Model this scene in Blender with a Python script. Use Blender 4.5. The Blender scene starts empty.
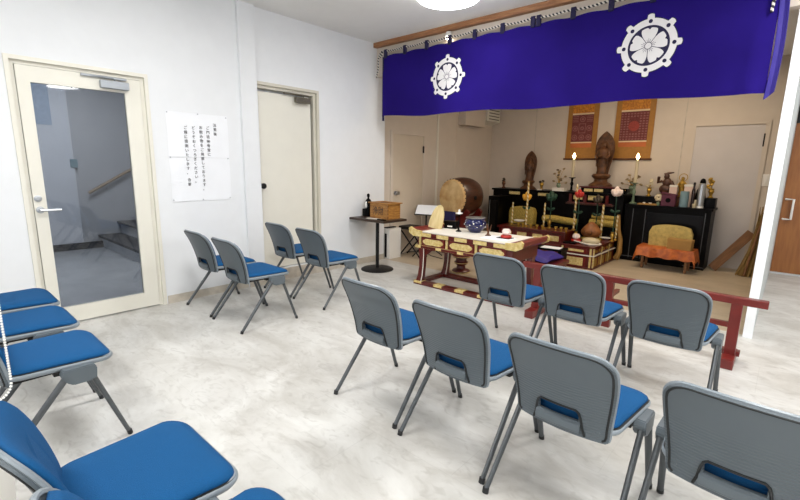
import bpy, bmesh, math, random
from mathutils import Vector, Matrix
random.seed(7)
PI = math.pi
scene = bpy.context.scene
COL = scene.collection

# ------------------------------------------------------------------ helpers
def lin(h):
    h = h.lstrip('#')
    o = []
    for i in (0, 2, 4):
        c = int(h[i:i+2], 16)/255
        o.append(c/12.92 if c <= 0.04045 else ((c+0.055)/1.055)**2.4)
    return (*o, 1.0)

def mat(name, col, rough=0.5, metal=0.0, var=0.0, scale=8.0, col2=None, bump=0.0, bscale=60.0,
        emit=0.0, stretch=None, coat=0.0, spec=0.5):
    m = bpy.data.materials.new(name); m.use_nodes = True
    nt = m.node_tree; N = nt.nodes; L = nt.links
    b = N['Principled BSDF']
    b.inputs['Roughness'].default_value = rough
    b.inputs['Metallic'].default_value = metal
    b.inputs['Specular IOR Level'].default_value = spec
    if coat: b.inputs['Coat Weight'].default_value = coat
    c = lin(col)
    tc = N.new('ShaderNodeTexCoord')
    mp = N.new('ShaderNodeMapping'); L.new(tc.outputs['Object'], mp.inputs['Vector'])
    if stretch: mp.inputs['Scale'].default_value = stretch
    nz = N.new('ShaderNodeTexNoise'); nz.inputs['Scale'].default_value = scale
    nz.inputs['Detail'].default_value = 5
    L.new(mp.outputs['Vector'], nz.inputs['Vector'])
    mx = N.new('ShaderNodeMix'); mx.data_type = 'RGBA'
    c2 = lin(col2) if col2 else tuple(x*(1-var) for x in c[:3]) + (1,)
    mx.inputs['A'].default_value = c; mx.inputs['B'].default_value = c2
    rp = N.new('ShaderNodeMapRange'); rp.inputs['From Min'].default_value = 0.35; rp.inputs['From Max'].default_value = 0.65
    L.new(nz.outputs['Fac'], rp.inputs['Value']); L.new(rp.outputs['Result'], mx.inputs['Factor'])
    L.new(mx.outputs['Result'], b.inputs['Base Color'])
    if bump:
        n2 = N.new('ShaderNodeTexNoise'); n2.inputs['Scale'].default_value = bscale
        L.new(mp.outputs['Vector'], n2.inputs['Vector'])
        bp = N.new('ShaderNodeBump'); bp.inputs['Strength'].default_value = bump; bp.inputs['Distance'].default_value = 0.01
        L.new(n2.outputs['Fac'], bp.inputs['Height']); L.new(bp.outputs['Normal'], b.inputs['Normal'])
    if emit:
        b.inputs['Emission Color'].default_value = c; b.inputs['Emission Strength'].default_value = emit
    return m

class MB:
    """collects shapes into one mesh"""
    def __init__(s): s.bm = bmesh.new()
    def box(s, x0, x1, y0, y1, z0, z1, bev=0.0):
        r = bmesh.ops.create_cube(s.bm, size=1)
        vs = r['verts']
        for v in vs:
            v.co = Vector(((x0+x1)/2+v.co.x*(x1-x0), (y0+y1)/2+v.co.y*(y1-y0), (z0+z1)/2+v.co.z*(z1-z0)))
        if bev:
            es = list({e for v in vs for e in v.link_edges})
            bmesh.ops.bevel(s.bm, geom=es, offset=bev, segments=2, affect='EDGES', profile=0.6)
        return s
    def obox(s, c, sx, sy, sz, rot, bev=0.0):
        """box of size sx,sy,sz at c, turned by euler rot"""
        r = bmesh.ops.create_cube(s.bm, size=1); vs = r['verts']
        R = Matrix.Rotation(rot[2], 4, 'Z') @ Matrix.Rotation(rot[1], 4, 'Y') @ Matrix.Rotation(rot[0], 4, 'X')
        for v in vs: v.co = Vector(c) + R.to_3x3() @ Vector((v.co.x*sx, v.co.y*sy, v.co.z*sz))
        if bev:
            es = list({e for v in vs for e in v.link_edges})
            bmesh.ops.bevel(s.bm, geom=es, offset=bev, segments=2, affect='EDGES', profile=0.6)
        return s
    def lathe(s, prof, c=(0, 0, 0), n=20, axis='z', cap=True):
        rings = []
        c = Vector(c)
        def pt(r, a, z):
            x, y = r*math.cos(a), r*math.sin(a)
            if axis == 'z': return c+Vector((x, y, z))
            if axis == 'y': return c+Vector((x, z, y))
            return c+Vector((z, x, y))
        for r, z in prof:
            if r < 1e-5: rings.append([s.bm.verts.new(pt(0, 0, z))])
            else: rings.append([s.bm.verts.new(pt(r, 2*PI*k/n, z)) for k in range(n)])
        for a, b in zip(rings, rings[1:]):
            for k in range(n):
                k2 = (k+1) % n
                f = ([a[0]] if len(a) == 1 else [a[k], a[k2]]) + ([b[0]] if len(b) == 1 else [b[k2], b[k]])
                if len(f) > 2:
                    try: s.bm.faces.new(f)
                    except ValueError: pass
        for r in (rings[0], rings[-1]):
            if cap and len(r) > 2:
                try: s.bm.faces.new(r)
                except ValueError: pass
        return s
    def tube(s, pts, r, n=8, r2=None, caps=True, flat=1.0):
        pts = [Vector(p) for p in pts]
        m = len(pts); rings = []
        up = None
        for i, p in enumerate(pts):
            d = (pts[min(i+1, m-1)]-pts[max(i-1, 0)]).normalized()
            if up is None:
                up = Vector((0, 0, 1)) if abs(d.z) < 0.9 else Vector((1, 0, 0))
            sx = d.cross(up).normalized(); up2 = sx.cross(d).normalized(); up = up2
            rr = r if r2 is None else r+(r2-r)*i/(m-1)
            rings.append([s.bm.verts.new(p+sx*rr*flat*math.cos(2*PI*k/n)+up2*rr*math.sin(2*PI*k/n)) for k in range(n)])
        for a, b in zip(rings, rings[1:]):
            for k in range(n):
                s.bm.faces.new([a[k], a[(k+1) % n], b[(k+1) % n], b[k]])
        if caps:
            s.bm.faces.new(rings[0][::-1]); s.bm.faces.new(rings[-1])
        return s
    def ball(s, c, rx, ry=None, rz=None, n=12, rot=None):
        ry = rx if ry is None else ry; rz = rx if rz is None else rz
        r = bmesh.ops.create_uvsphere(s.bm, u_segments=n, v_segments=max(6, n*2//3), radius=1)
        R = Matrix.Identity(3) if rot is None else (Matrix.Rotation(rot[2], 3, 'Z') @ Matrix.Rotation(rot[1], 3, 'Y') @ Matrix.Rotation(rot[0], 3, 'X'))
        for v in r['verts']: v.co = Vector(c)+R @ Vector((v.co.x*rx, v.co.y*ry, v.co.z*rz))
        return s
    def prism(s, poly, h0, h1, axis='z'):
        def pt(a, b, h):
            return {'z': (a, b, h), 'y': (a, h, b), 'x': (h, a, b)}[axis]
        lo = [s.bm.verts.new(pt(a, b, h0)) for a, b in poly]
        hi = [s.bm.verts.new(pt(a, b, h1)) for a, b in poly]
        n = len(poly)
        s.bm.faces.new(lo[::-1]); s.bm.faces.new(hi)
        for k in range(n): s.bm.faces.new([lo[k], lo[(k+1) % n], hi[(k+1) % n], hi[k]])
        return s
    def rings(s, rs, cap=True):
        """lofts a list of closed rings of points"""
        V = [[s.bm.verts.new(p) for p in r] for r in rs]
        n = len(rs[0])
        for a, b in zip(V, V[1:]):
            for k in range(n): s.bm.faces.new([a[k], a[(k+1) % n], b[(k+1) % n], b[k]])
        if cap:
            s.bm.faces.new(V[0][::-1]); s.bm.faces.new(V[-1])
        return s
    def grid(s, fn, nu, nv, skip=None):
        V = [[s.bm.verts.new(fn(i/nu, j/nv)) for i in range(nu+1)] for j in range(nv+1)]
        for j in range(nv):
            for i in range(nu):
                if skip and skip(i, j): continue
                s.bm.faces.new([V[j][i], V[j][i+1], V[j+1][i+1], V[j+1][i]])
        return s
    def solid(s, t):
        bmesh.ops.recalc_face_normals(s.bm, faces=s.bm.faces)
        bmesh.ops.solidify(s.bm, geom=list(s.bm.faces), thickness=t)
        return s
    def build(s, name, m, parent=None, smooth=False, loc=None, sharp=40):
        bmesh.ops.recalc_face_normals(s.bm, faces=s.bm.faces)
        me = bpy.data.meshes.new(name)
        s.bm.to_mesh(me); s.bm.free()
        me.materials.append(m)
        if smooth:
            for p in me.polygons: p.use_smooth = True
            me.set_sharp_from_angle(angle=math.radians(sharp))
        o = bpy.data.objects.new(name, me); COL.objects.link(o)
        if parent: o.parent = parent
        if loc: o.location = loc
        return o

def tag(o, label=None, cat=None, group=None, kind=None):
    if label: o['label'] = label
    if cat: o['category'] = cat
    if group: o['group'] = group
    if kind: o['kind'] = kind
    return o
def thing(name, label, cat, loc=(0, 0, 0), rz=0, group=None, kind=None):
    o = bpy.data.objects.new(name, None); COL.objects.link(o)
    o.location = loc; o.rotation_euler = (0, 0, rz); o.empty_display_size = 0.05
    return tag(o, label, cat, group, kind)
def struct(o): o['kind'] = 'structure'; return o
def dup(root, loc, rz, label, group=None):
    r = root.copy(); COL.objects.link(r); r.location = loc; r.rotation_euler = (0, 0, rz)
    r['label'] = label
    if group: r['group'] = group
    for ch in list(root.children):
        c = ch.copy(); COL.objects.link(c); c.parent = r
        for g in list(ch.children):
            d = g.copy(); COL.objects.link(d); d.parent = c
    return r
def text_mesh(name, body, size, m, parent, loc, rot, depth=0.0005, line=1.0, ax='CENTER'):
    cu = bpy.data.curves.new(name, 'FONT'); cu.body = body; cu.size = size; cu.extrude = depth
    cu.align_x = ax; cu.space_line = line
    t = bpy.data.objects.new(name+'_src', cu); COL.objects.link(t)
    dg = bpy.context.evaluated_depsgraph_get()
    me = bpy.data.meshes.new_from_object(t.evaluated_get(dg))
    bpy.data.objects.remove(t)
    me.materials.clear(); me.materials.append(m)
    o = bpy.data.objects.new(name, me); COL.objects.link(o); o.parent = parent
    o.location = loc; o.rotation_euler = rot
    return o

# ------------------------------------------------------------------ camera
HCAM = 1.3
FPX = 434.2
YAW, PITCH, ROLL = (math.radians(a) for a in (41.737, 10.939, 0.964))
fw = Vector((-math.sin(YAW)*math.cos(PITCH), math.cos(YAW)*math.cos(PITCH), -math.sin(PITCH)))
rt0 = fw.cross(Vector((0, 0, 1))).normalized(); up0 = rt0.cross(fw)
rt = rt0*math.cos(ROLL)+up0*math.sin(ROLL); up = up0*math.cos(ROLL)-rt0*math.sin(ROLL)
cam = bpy.data.cameras.new('camera'); cam.sensor_width = 36; cam.lens = 36*FPX/800; cam.clip_start = 0.02
camo = bpy.data.objects.new('camera', cam); COL.objects.link(camo)
Mx = Matrix((rt, up, -fw)).transposed().to_4x4(); Mx.translation = Vector((0, 0, HCAM))
camo.matrix_world = Mx
scene.camera = camo

def P(px, py, ax, v):
    """where the sight line of a photo pixel meets a plane of the room (used to measure positions)"""
    d = rt*((px-400)/FPX)+up*(-(py-250)/FPX)+fw
    i = 'xyz'.index(ax); c = Vector((0, 0, HCAM))
    return c+d*((v-c[i])/d[i])

# ------------------------------------------------------------------ materials
M = {}
M['wall'] = mat('white_wallpaper', '#e6e8ea', 0.85, bump=0.08, bscale=180, var=0.02)
M['wall_beige'] = mat('beige_wallpaper', '#d2c6b8', 0.85, bump=0.08, bscale=180, var=0.03)
M['ceil'] = mat('ceiling_white', '#ecebe8', 0.9, var=0.02, bump=0.05, bscale=120)
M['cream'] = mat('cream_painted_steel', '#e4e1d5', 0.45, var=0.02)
M['creamdark'] = mat('darker_cream_paint', '#cfcabb', 0.5, var=0.03)  # plain darker cream for the closed door's frame
M['doorbeige'] = mat('beige_door', '#cdbfac', 0.5, var=0.03)
M['base'] = mat('stone_pattern_baseboard', '#c9c0b2', 0.6, var=0.2, scale=14)
M['shell'] = mat('grey_plastic', '#5b646a', 0.45, var=0.04)
M['shell_l'] = mat('light_grey_plastic', '#848d94', 0.35, var=0.03)
M['gasket'] = mat('black_rubber', '#1b1e20', 0.6, var=0.1)
M['leg'] = mat('dark_grey_steel', '#565a5d', 0.38, metal=0.4, var=0.05)
M['legcap'] = mat('black_foot_plastic', '#1c1d1f', 0.5, var=0.1)
M['pad'] = mat('blue_seat_fabric', '#0c4f82', 0.85, var=0.12, scale=300, bump=0.25, bscale=500, spec=0.25)
M['black'] = mat('black_lacquer', '#060505', 0.4, var=0.2, spec=0.1)
M['blackmat'] = mat('black_metal', '#111010', 0.5, var=0.1, spec=0.3)
M['red'] = mat('dark_red_lacquer', '#5c1712', 0.3, var=0.25, coat=0.2)
M['rail'] = mat('vermilion_brown_paint', '#701c16', 0.35, var=0.2, coat=0.2)
M['redbright'] = mat('red_painted_board', '#742620', 0.35, var=0.15)
M['gold'] = mat('gold_leaf', '#c9a24a', 0.38, metal=0.75, var=0.25, scale=30)
M['goldpale'] = mat('pale_gold_panel', '#e2cf94', 0.5, metal=0.1, var=0.25, scale=40, col2='#c9ad62')
M['brocade'] = mat('gold_brocade_cloth', '#c2a650', 0.7, var=0.3, scale=60, col2='#8f7a34', bump=0.2, bscale=200)
M['orange'] = mat('orange_brocade', '#c86c2a', 0.5, scale=18, col2='#a04c1c', bump=0.2, bscale=150)
M['purple'] = mat('purple_silk', '#2a187c', 0.6, var=0.3, scale=20)
M['cloth'] = mat('white_table_cloth', '#e8e2d6', 0.6, var=0.05)
M['paper'] = mat('white_paper', '#eef0f3', 0.8, var=0.02)
M['ink'] = mat('black_ink', '#2a2a30', 0.7, var=0.1)
M['wood_oak'] = mat('honey_wood', '#b3803d', 0.5, col2='#8c5a24', scale=6, stretch=(2, 2, 14))
M['wood_dark'] = mat('dark_carved_wood', '#6b3f1c', 0.5, col2='#4a2811', scale=20, bump=0.3, bscale=60)
M['wood_beam'] = mat('cedar_beam', '#a9774f', 0.55, col2='#8a5c3a', scale=7, stretch=(1, 12, 12))
M['wood_pale'] = mat('pale_wood', '#dcc894', 0.5, col2='#cdb67e', scale=5, stretch=(8, 8, 1.5))
M['wood_drum'] = mat('drum_body_wood', '#4a2411', 0.35, col2='#30150a', scale=7, stretch=(6, 1, 6), coat=0.2)
M['skin'] = mat('drum_skin', '#dcbc86', 0.7, col2='#b88c54', scale=7)
M['porc'] = mat('blue_porcelain', '#10164c', 0.12, var=0.15, coat=0.5)
M['white'] = mat('white_glaze', '#eceae4', 0.3, var=0.02)
M['steel'] = mat('brushed_steel', '#b9bcc0', 0.3, metal=0.9, var=0.08)
M['closer'] = mat('silver_closer_paint', '#a3a8ae', 0.4, metal=0.4, var=0.05)
M['bronze'] = mat('bronze_closer_paint', '#6a6558', 0.4, metal=0.4, var=0.1)
M['brown_door'] = mat('brown_door_veneer', '#9a622f', 0.5, col2='#8a5426', scale=4, stretch=(10, 10, 1))
M['green'] = mat('dark_green_leaf', '#143f2a', 0.5, var=0.3, scale=30)
M['greenvase'] = mat('celadon_glaze', '#6f8268', 0.3, var=0.2)
M['yellow'] = mat('orange_yellow_petal', '#f0b43a', 0.5, var=0.1)
M['redpetal'] = mat('red_petal', '#c02a20', 0.45, var=0.2)
M['pinkpetal'] = mat('pale_pink_petal', '#f0dcd2', 0.5, var=0.1, scale=40)
M['bronzepetal'] = mat('dark_bronze_petal', '#4a3e30', 0.4, metal=0.4, var=0.2)
M['tanpetal'] = mat('antique_gold_petal', '#b09a70', 0.55, col2='#54402c', scale=14)
M['flame'] = mat('candle_bulb_glow', '#ffd9a0', 0.4, emit=14.0)
M['candle'] = mat('ivory_wax', '#cdbf9e', 0.45, var=0.05)
M['straw'] = mat('dry_straw', '#a98a52', 0.8, col2='#6e5428', scale=30, stretch=(14, 14, 1))
M['plank'] = mat('brown_plank', '#8a5f38', 0.6, col2='#6d4826', scale=6, stretch=(10, 10, 1))
M['purplebox'] = mat('purple_cloth_wrap', '#5a2038', 0.6, var=0.25)
M['bluegrey'] = mat('blue_grey_tin', '#6f8a92', 0.4, var=0.1)
M['pinkbox'] = mat('pale_pink_card', '#e0c4b4', 0.6, var=0.05)
M['gumbox'] = mat('brown_cardboard', '#ad8344', 0.7, var=0.12)
M['scroll_gold'] = mat('orange_gold_brocade', '#d8902c', 0.6, col2='#a8641a', scale=40)
M['scroll_border'] = mat('tan_gold_silk', '#a8752e', 0.6, var=0.15, scale=30)
M['scroll_red'] = mat('dark_red_painting', '#5e2420', 0.7, col2='#77383a', scale=60)
M['scroll_pink'] = mat('pinkish_painting_marks', '#9a625e', 0.7, var=0.3, scale=50)
M['scroll_cream'] = mat('cream_silk_strip', '#e6cfa8', 0.7, var=0.1)
M['scroll_centre'] = mat('brick_red_painting', '#a04038', 0.7, var=0.3, scale=60)
M['hall_wall'] = mat('hall_wall_grey', '#a9abae', 0.85, var=0.03)
M['hall_white'] = mat('hall_wainscot_white', '#c4c8ce', 0.8, var=0.03)
M['hall_floor'] = mat('hall_floor_grey', '#a4a7aa', 0.25, var=0.15, scale=3)
M['tread'] = mat('dark_stair_tread', '#35363a', 0.4, var=0.1)
M['handrail'] = mat('wood_handrail', '#8a7356', 0.45, var=0.15)
M['switch'] = mat('white_switch_plastic', '#ece9e2', 0.4, var=0.02)
M['darkline'] = mat('dark_silver_inlay', '#56585c', 0.4, metal=0.3, var=0.1)
M['lens'] = mat('ceiling_light_diffuser', '#ffffff', 0.4, emit=13.0)
M['spotlens'] = mat('warm_spotlight_lens', '#fff0d8', 0.4, emit=25.0)
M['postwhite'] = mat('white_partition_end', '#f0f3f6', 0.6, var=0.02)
M['postgrey'] = mat('shaded_partition_side', '#c4cacb', 0.6, var=0.03)  # shade on the partition's side face, put into a grey colour
M['emblem'] = mat('white_crest_print', '#dbd8d8', 0.8, var=0.02)
M['crestline'] = mat('dark_crest_outline', '#120c3a', 0.8, var=0.1)

def noren_mat():
    m = mat('deep_violet_cloth', '#24166c', 0.95, col2='#1f1260', scale=2.0, bump=0.1, bscale=400, spec=0.05)
    b = m.node_tree.nodes['Principled BSDF']
    b.inputs['Sheen Weight'].default_value = 0.0
    return m
M['noren'] = noren_mat()

def floor_mat(name, a, b_, c_, seam=0.06):
    m = bpy.data.materials.new(name); m.use_nodes = True
    nt = m.node_tree; N = nt.nodes; L = nt.links; bs = N['Principled BSDF']
    tc = N.new('ShaderNodeTexCoord')
    mp = N.new('ShaderNodeMapping'); mp.inputs['Scale'].default_value = (1.0, 1.9, 1)
    mp.inputs['Rotation'].default_value = (0, 0, 0.5)
    L.new(tc.outputs['Object'], mp.inputs['Vector'])
    n1 = N.new('ShaderNodeTexNoise'); n1.inputs['Scale'].default_value = 1.6; n1.inputs['Detail'].default_value = 9
    n1.inputs['Roughness'].default_value = 0.62; n1.inputs['Distortion'].default_value = 0.7
    L.new(mp.outputs['Vector'], n1.inputs['Vector'])
    r1 = N.new('ShaderNodeValToRGB'); r1.color_ramp.elements[0].position = 0.36; r1.color_ramp.elements[1].position = 0.62
    r1.color_ramp.elements[0].color = lin(b_); r1.color_ramp.elements[1].color = lin(a)
    L.new(n1.outputs['Fac'], r1.inputs['Fac'])
    n2 = N.new('ShaderNodeTexNoise'); n2.inputs['Scale'].default_value = 9; n2.inputs['Detail'].default_value = 8
    n2.inputs['Distortion'].default_value = 1.5
    L.new(mp.outputs['Vector'], n2.inputs['Vector'])
    r2 = N.new('ShaderNodeMapRange'); r2.inputs['From Min'].default_value = 0.52; r2.inputs['From Max'].default_value = 0.75
    r2.inputs['To Max'].default_value = 0.5
    L.new(n2.outputs['Fac'], r2.inputs['Value'])
    mx = N.new('ShaderNodeMix'); mx.data_type = 'RGBA'; mx.inputs['B'].default_value = lin(c_)
    L.new(r2.outputs['Result'], mx.inputs['Factor']); L.new(r1.outputs['Color'], mx.inputs['A'])
    bk = N.new('ShaderNodeTexBrick'); bk.inputs['Scale'].default_value = 1
    bk.inputs['Brick Width'].default_value = 0.92; bk.inputs['Row Height'].default_value = 0.46
    bk.inputs['Mortar Size'].default_value = 0.0022; bk.inputs['Mortar Smooth'].default_value = 0.3
    bk.inputs['Color1'].default_value = (1, 1, 1, 1); bk.inputs['Color2'].default_value = (0.965, 0.965, 0.96, 1)
    bk.inputs['Mortar'].default_value = (1-seam*4, 1-seam*4, 1-seam*4, 1)
    L.new(tc.outputs['Object'], bk.inputs['Vector'])
    mu = N.new('ShaderNodeMix'); mu.data_type = 'RGBA'; mu.blend_type = 'MULTIPLY'; mu.inputs['Factor'].default_value = 1
    L.new(mx.outputs['Result'], mu.inputs['A']); L.new(bk.outputs['Color'], mu.inputs['B'])
    L.new(mu.outputs['Result'], bs.inputs['Base Color'])
    bs.inputs['Roughness'].default_value = 0.38
    return m
M['floor'] = floor_mat('marbled_vinyl_tile', '#d4d3cf', '#b8b5af', '#a09c95', seam=0.022)
M['floor_altar'] = floor_mat('warm_lit_altar_vinyl', '#c4b49c', '#b6a68e', '#a8977e', seam=0.02)  # same vinyl as the main floor, warm dim light mixed into its colour

def glass_mat():
    m = bpy.data.materials.new('tinted_wired_glass'); m.use_nodes = True
    nt = m.node_tree; N = nt.nodes; L = nt.links
    for n in list(N):
        if n.type != 'OUTPUT_MATERIAL': N.remove(n)
    out = [n for n in N if n.type == 'OUTPUT_MATERIAL'][0]
    tr = N.new('ShaderNodeBsdfTransparent')
    gl = N.new('ShaderNodeBsdfGlossy'); gl.inputs['Roughness'].default_value = 0.03
    fr = N.new('ShaderNodeFresnel'); fr.inputs['IOR'].default_value = 1.5
    tc = N.new('ShaderNodeTexCoord')
    mp = N.new('ShaderNodeMapping'); mp.inputs['Rotation'].default_value = (0.785, 0, 0)
    L.new(tc.outputs['Object'], mp.inputs['Vector'])
    bk = N.new('ShaderNodeTexChecker'); bk.inputs['Scale'].default_value = 110
    L.new(mp.outputs['Vector'], bk.inputs['Vector'])
    mx = N.new('ShaderNodeMix'); mx.data_type = 'RGBA'
    mx.inputs['A'].default_value = (0.70, 0.72, 0.75, 1); mx.inputs['B'].default_value = (0.64, 0.66, 0.69, 1)
    L.new(bk.outputs['Fac'], mx.inputs['Factor']); L.new(mx.outputs['Result'], tr.inputs['Color'])
    ms = N.new('ShaderNodeMixShader')
    L.new(fr.outputs['Fac'], ms.inputs['Fac']); L.new(tr.outputs['BSDF'], ms.inputs[1]); L.new(gl.outputs['BSDF'], ms.inputs[2])
    L.new(ms.outputs['Shader'], out.inputs['Surface'])
    return m
M['glass'] = glass_mat()

def ridge_mat():
    """grey shell plastic with fine horizontal ridges on its lower half"""
    m = mat('grey_ribbed_plastic', '#565f65', 0.48, var=0.04)
    nt = m.node_tree; N = nt.nodes; L = nt.links; b = N['Principled BSDF']
    tc = N.new('ShaderNodeTexCoord'); sp = N.new('ShaderNodeSeparateXYZ'); L.new(tc.outputs['Object'], sp.inputs['Vector'])
    mu = N.new('ShaderNodeMath'); mu.operation = 'MULTIPLY'; mu.inputs[1].default_value = 2*PI/0.011
    L.new(sp.outputs['Z'], mu.inputs[0])
    sn = N.new('ShaderNodeMath'); sn.operation = 'SINE'; L.new(mu.outputs[0], sn.inputs[0])
    mr = N.new('ShaderNodeMapRange'); mr.inputs['From Min'].default_value = 0.60; mr.inputs['From Max'].default_value = 0.54
    L.new(sp.outputs['Z'], mr.inputs['Value'])
    m2 = N.new('ShaderNodeMath'); m2.operation = 'MULTIPLY'
    L.new(sn.outputs[0], m2.inputs[0]); L.new(mr.outputs['Result'], m2.inputs[1])
    bp = N.new('ShaderNodeBump'); bp.inputs['Strength'].default_value = 0.35; bp.inputs['Distance'].default_value = 0.002
    L.new(m2.outputs[0], bp.inputs['Height']); L.new(bp.outputs['Normal'], b.inputs['Normal'])
    return m
M['shell_back'] = ridge_mat()

def candy_mat(name, a, b_, period, axis='Z', slant=0.0):
    m = mat(name, a, 0.5)
    nt = m.node_tree; N = nt.nodes; L = nt.links; b = N['Principled BSDF']
    tc = N.new('ShaderNodeTexCoord'); sp = N.new('ShaderNodeSeparateXYZ'); L.new(tc.outputs['Object'], sp.inputs['Vector'])
    mu = N.new('ShaderNodeMath'); mu.operation = 'MULTIPLY'; mu.inputs[1].default_value = 1/period
    L.new(sp.outputs[axis], mu.inputs[0])
    ad = N.new('ShaderNodeMath'); ad.operation = 'MULTIPLY_ADD'; ad.inputs[1].default_value = slant
    L.new(sp.outputs['Z' if axis != 'Z' else 'X'], ad.inputs[0]); L.new(mu.outputs[0], ad.inputs[2])
    fr = N.new('ShaderNodeMath'); fr.operation = 'FRACT'; L.new(ad.outputs[0], fr.inputs[0])
    gt = N.new('ShaderNodeMath'); gt.operation = 'GREATER_THAN'; gt.inputs[1].default_value = 0.5; L.new(fr.outputs[0], gt.inputs[0])
    mx = N.new('ShaderNodeMix'); mx.data_type = 'RGBA'; mx.inputs['A'].default_value = lin(a); mx.inputs['B'].default_value = lin(b_)
    L.new(gt.outputs[0], mx.inputs['Factor']); L.new(mx.outputs['Result'], b.inputs['Base Color'])
    return m
M['rope'] = candy_mat('black_white_twisted_rope', '#17151c', '#d8d2c8', 0.035, 'X', 22)
M['ropev'] = candy_mat('black_white_rope_tail', '#17151c', '#d8d2c8', 0.035, 'Z', 20)
M['candygold'] = candy_mat('gold_and_white_spiral', '#bd9a50', '#e4d6ae', 0.06, 'Z', 18)

# ------------------------------------------------------------------ room shell
XL = -4.2; ZC = 2.82; YO = 4.36; YB = 7.3; XA = -4.28; XP = -0.136
struct(MB().box(XL-0.05, 3.3, -1.7, YO, -0.08, 0).build('floor', M['floor']))
struct(MB().box(-0.079, 3.3, YO, 7.5, -0.08, 0).build('floor_corridor', M['floor']))
struct(MB().box(XA-0.1, -0.079, YO, 7.4, -0.08, 0).build('floor_altar', M['floor_altar']))
struct(MB().box(XL-0.1, 3.3, -1.7, YO, ZC, ZC+0.1).build('ceiling', M['ceil']))
struct(MB().box(XA-0.1, 3.3, YO, 7.6, 2.7, ZC+0.1).build('ceiling_altar', M['ceil']))
D1 = (0.545, 1.445, 2.015); D2 = (2.36, 3.235, 2.11)
w = MB()
w.box(XL-0.1, XL, -1.7, D1[0], 0, ZC).box(XL-0.1, XL, D1[0], D1[1], D1[2], ZC).box(XL-0.1, XL, D1[1], D2[0], 0, ZC)
w.box(XL-0.1, XL, D2[0], D2[1], D2[2], ZC).box(XL-0.1, XL, D2[0], D2[1], 0, 0.14).box(XL-0.1, XL, D2[1], YO, 0, ZC)
struct(w.build('wall_left', M['wall']))
struct(MB().box(XL-0.3, XL-0.1, 2.0, 3.6, 0, 2.5).build('wall_behind_door', M['wall']))
struct(MB().box(XL, XL+0.035, 2.285, 2.462, 0, ZC).build('trim_1', M['wall']))
struct(MB().box(XA-0.1, XA, YO, 7.4, 0, 2.75).build('wall_altar_left', M['wall_beige']))
struct(MB().box(XA-0.1, -0.079, YB, YB+0.1, 0, 2.75).box(-0.079, 3.3, 7.42, 7.5, 0, 2.75).build('wall_back', M['wall_beige']))
struct(MB().box(3.2, 3.3, -1.7, 7.5, 0, ZC).build('wall_right', M['wall']))
struct(MB().box(XL-0.1, 3.3, -1.8, -1.7, 0, ZC).build('wall_rear', M['wall']))
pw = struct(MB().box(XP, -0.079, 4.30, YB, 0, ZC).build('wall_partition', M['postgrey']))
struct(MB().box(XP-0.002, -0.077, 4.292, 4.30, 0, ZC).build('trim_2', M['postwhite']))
struct(MB().box(XA, XP, 4.20, 4.30, 2.42, ZC).build('wall_lintel', M['wall_beige']))
struct(MB().box(XL, 0.6, 4.135, 4.20, 2.765, ZC, 0.004).build('trim_3', M['wood_beam']))
for i, (x, a, b_) in enumerate(((-3.43, 0, 2.7), (-1.24, 0, 2.7))):
    struct(MB().box(x-0.006, x+0.006, YB-0.003, YB+0.002, a, b_).build('trim_%d' % (4+i), M['base']))
struct(MB().box(XA, XA+0.012, 5.62, 5.66, 0, 2.7).build('trim_6', M['cream']))
struct(MB().box(XA, XA+0.003, 6.15, 6.156, 0, 2.7).build('trim_7', M['doorbeige']))
bb = MB()
for y0, y1 in ((-1.7, D1[0]-0.02), (D1[1]+0.02, 2.28), (3.27, YO)): bb.box(XL, XL+0.008, y0, y1, 0, 0.075)
bb.box(XL+0.035, XL+0.043, 2.28, 2.468, 0, 0.075).box(XL, XL+0.006, 2.468, 3.27, 0, 0.13)
struct(bb.build('baseboard_left', M['base']))
struct(MB().box(XA, XA+0.008, YO, YB, 0, 0.07).build('baseboard_altar', M['base']))
struct(MB().box(-0.079, 3.2, 7.412, 7.42, 0, 0.03).build('baseboard_corridor', M['postwhite']))

# hall behind the glass door
struct(MB().box(-8.6, XL-0.05, -1.2, 5.2, -0.08, 0).build('floor_hall', M['hall_floor']))
struct(MB().box(-7.95, -7.85, -1.2, 5.2, 0, 2.9).build('wall_hall_far', M['hall_wall']))
struct(MB().box(-7.85, -7.80, -1.2, 1.62, 0.0, 2.9).build('wall_hall_panel', M['hall_white']))
struct(MB().box(-8.6, XL-0.1, 5.2, 5.3, 0, 2.9).box(-8.6, XL-0.1, -1.3, -1.2, 0, 2.9).build('wall_hall_end', M['hall_wall']))
struct(MB().box(-8.6, XL-0.1, -1.3, 5.3, 2.9, 3.0).build('ceiling_hall', M['ceil']))
struct(MB().box(-7.80, -7.785, -1.2, 1.88, 0, 0.1).build('baseboard_hall', M['tread']))
wn = thing('window_1', None, None, kind='structure')
MB().box(-7.80, -7.79, 1.15, 1.42, 1.78, 2.4).build('pane', mat('frosted_hall_window', '#8fa0b4', 0.5, var=0.2, scale=40, emit=0.12), wn)
st = thing('staircase', 'grey stair with dark treads and white risers behind the glass door', 'staircase', (-6.85, 1.84, 0))
for k in range(8):
    s = MB().box(-0.98, 0.98, 0.02+0.27*k, 0.04+0.27*k, 0.19*k, 0.19*(k+1)-0.035).build('riser', M['hall_white'], st)
    s = MB().box(-0.99, 0.99, -0.02+0.27*k, 0.30+0.27*k, 0.19*(k+1)-0.035, 0.19*(k+1)).build('tread', M['tread'], st)
hr = thing('handrail', 'brown wooden handrail climbing the hall wall above the stair', 'handrail', (-7.78, 1.75, 0.83))
MB().tube([(0, 0, 0), (0, 1.9, 1.12)], 0.022).build('rail', M['handrail'], hr, True)
for k in (0.25, 1.1): MB().tube([(0, k, k*0.59-0.02), (0, k, k*0.59-0.07), (-0.07, k, k*0.59-0.09)], 0.009).build('bracket', M['steel'], hr, True)
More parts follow.
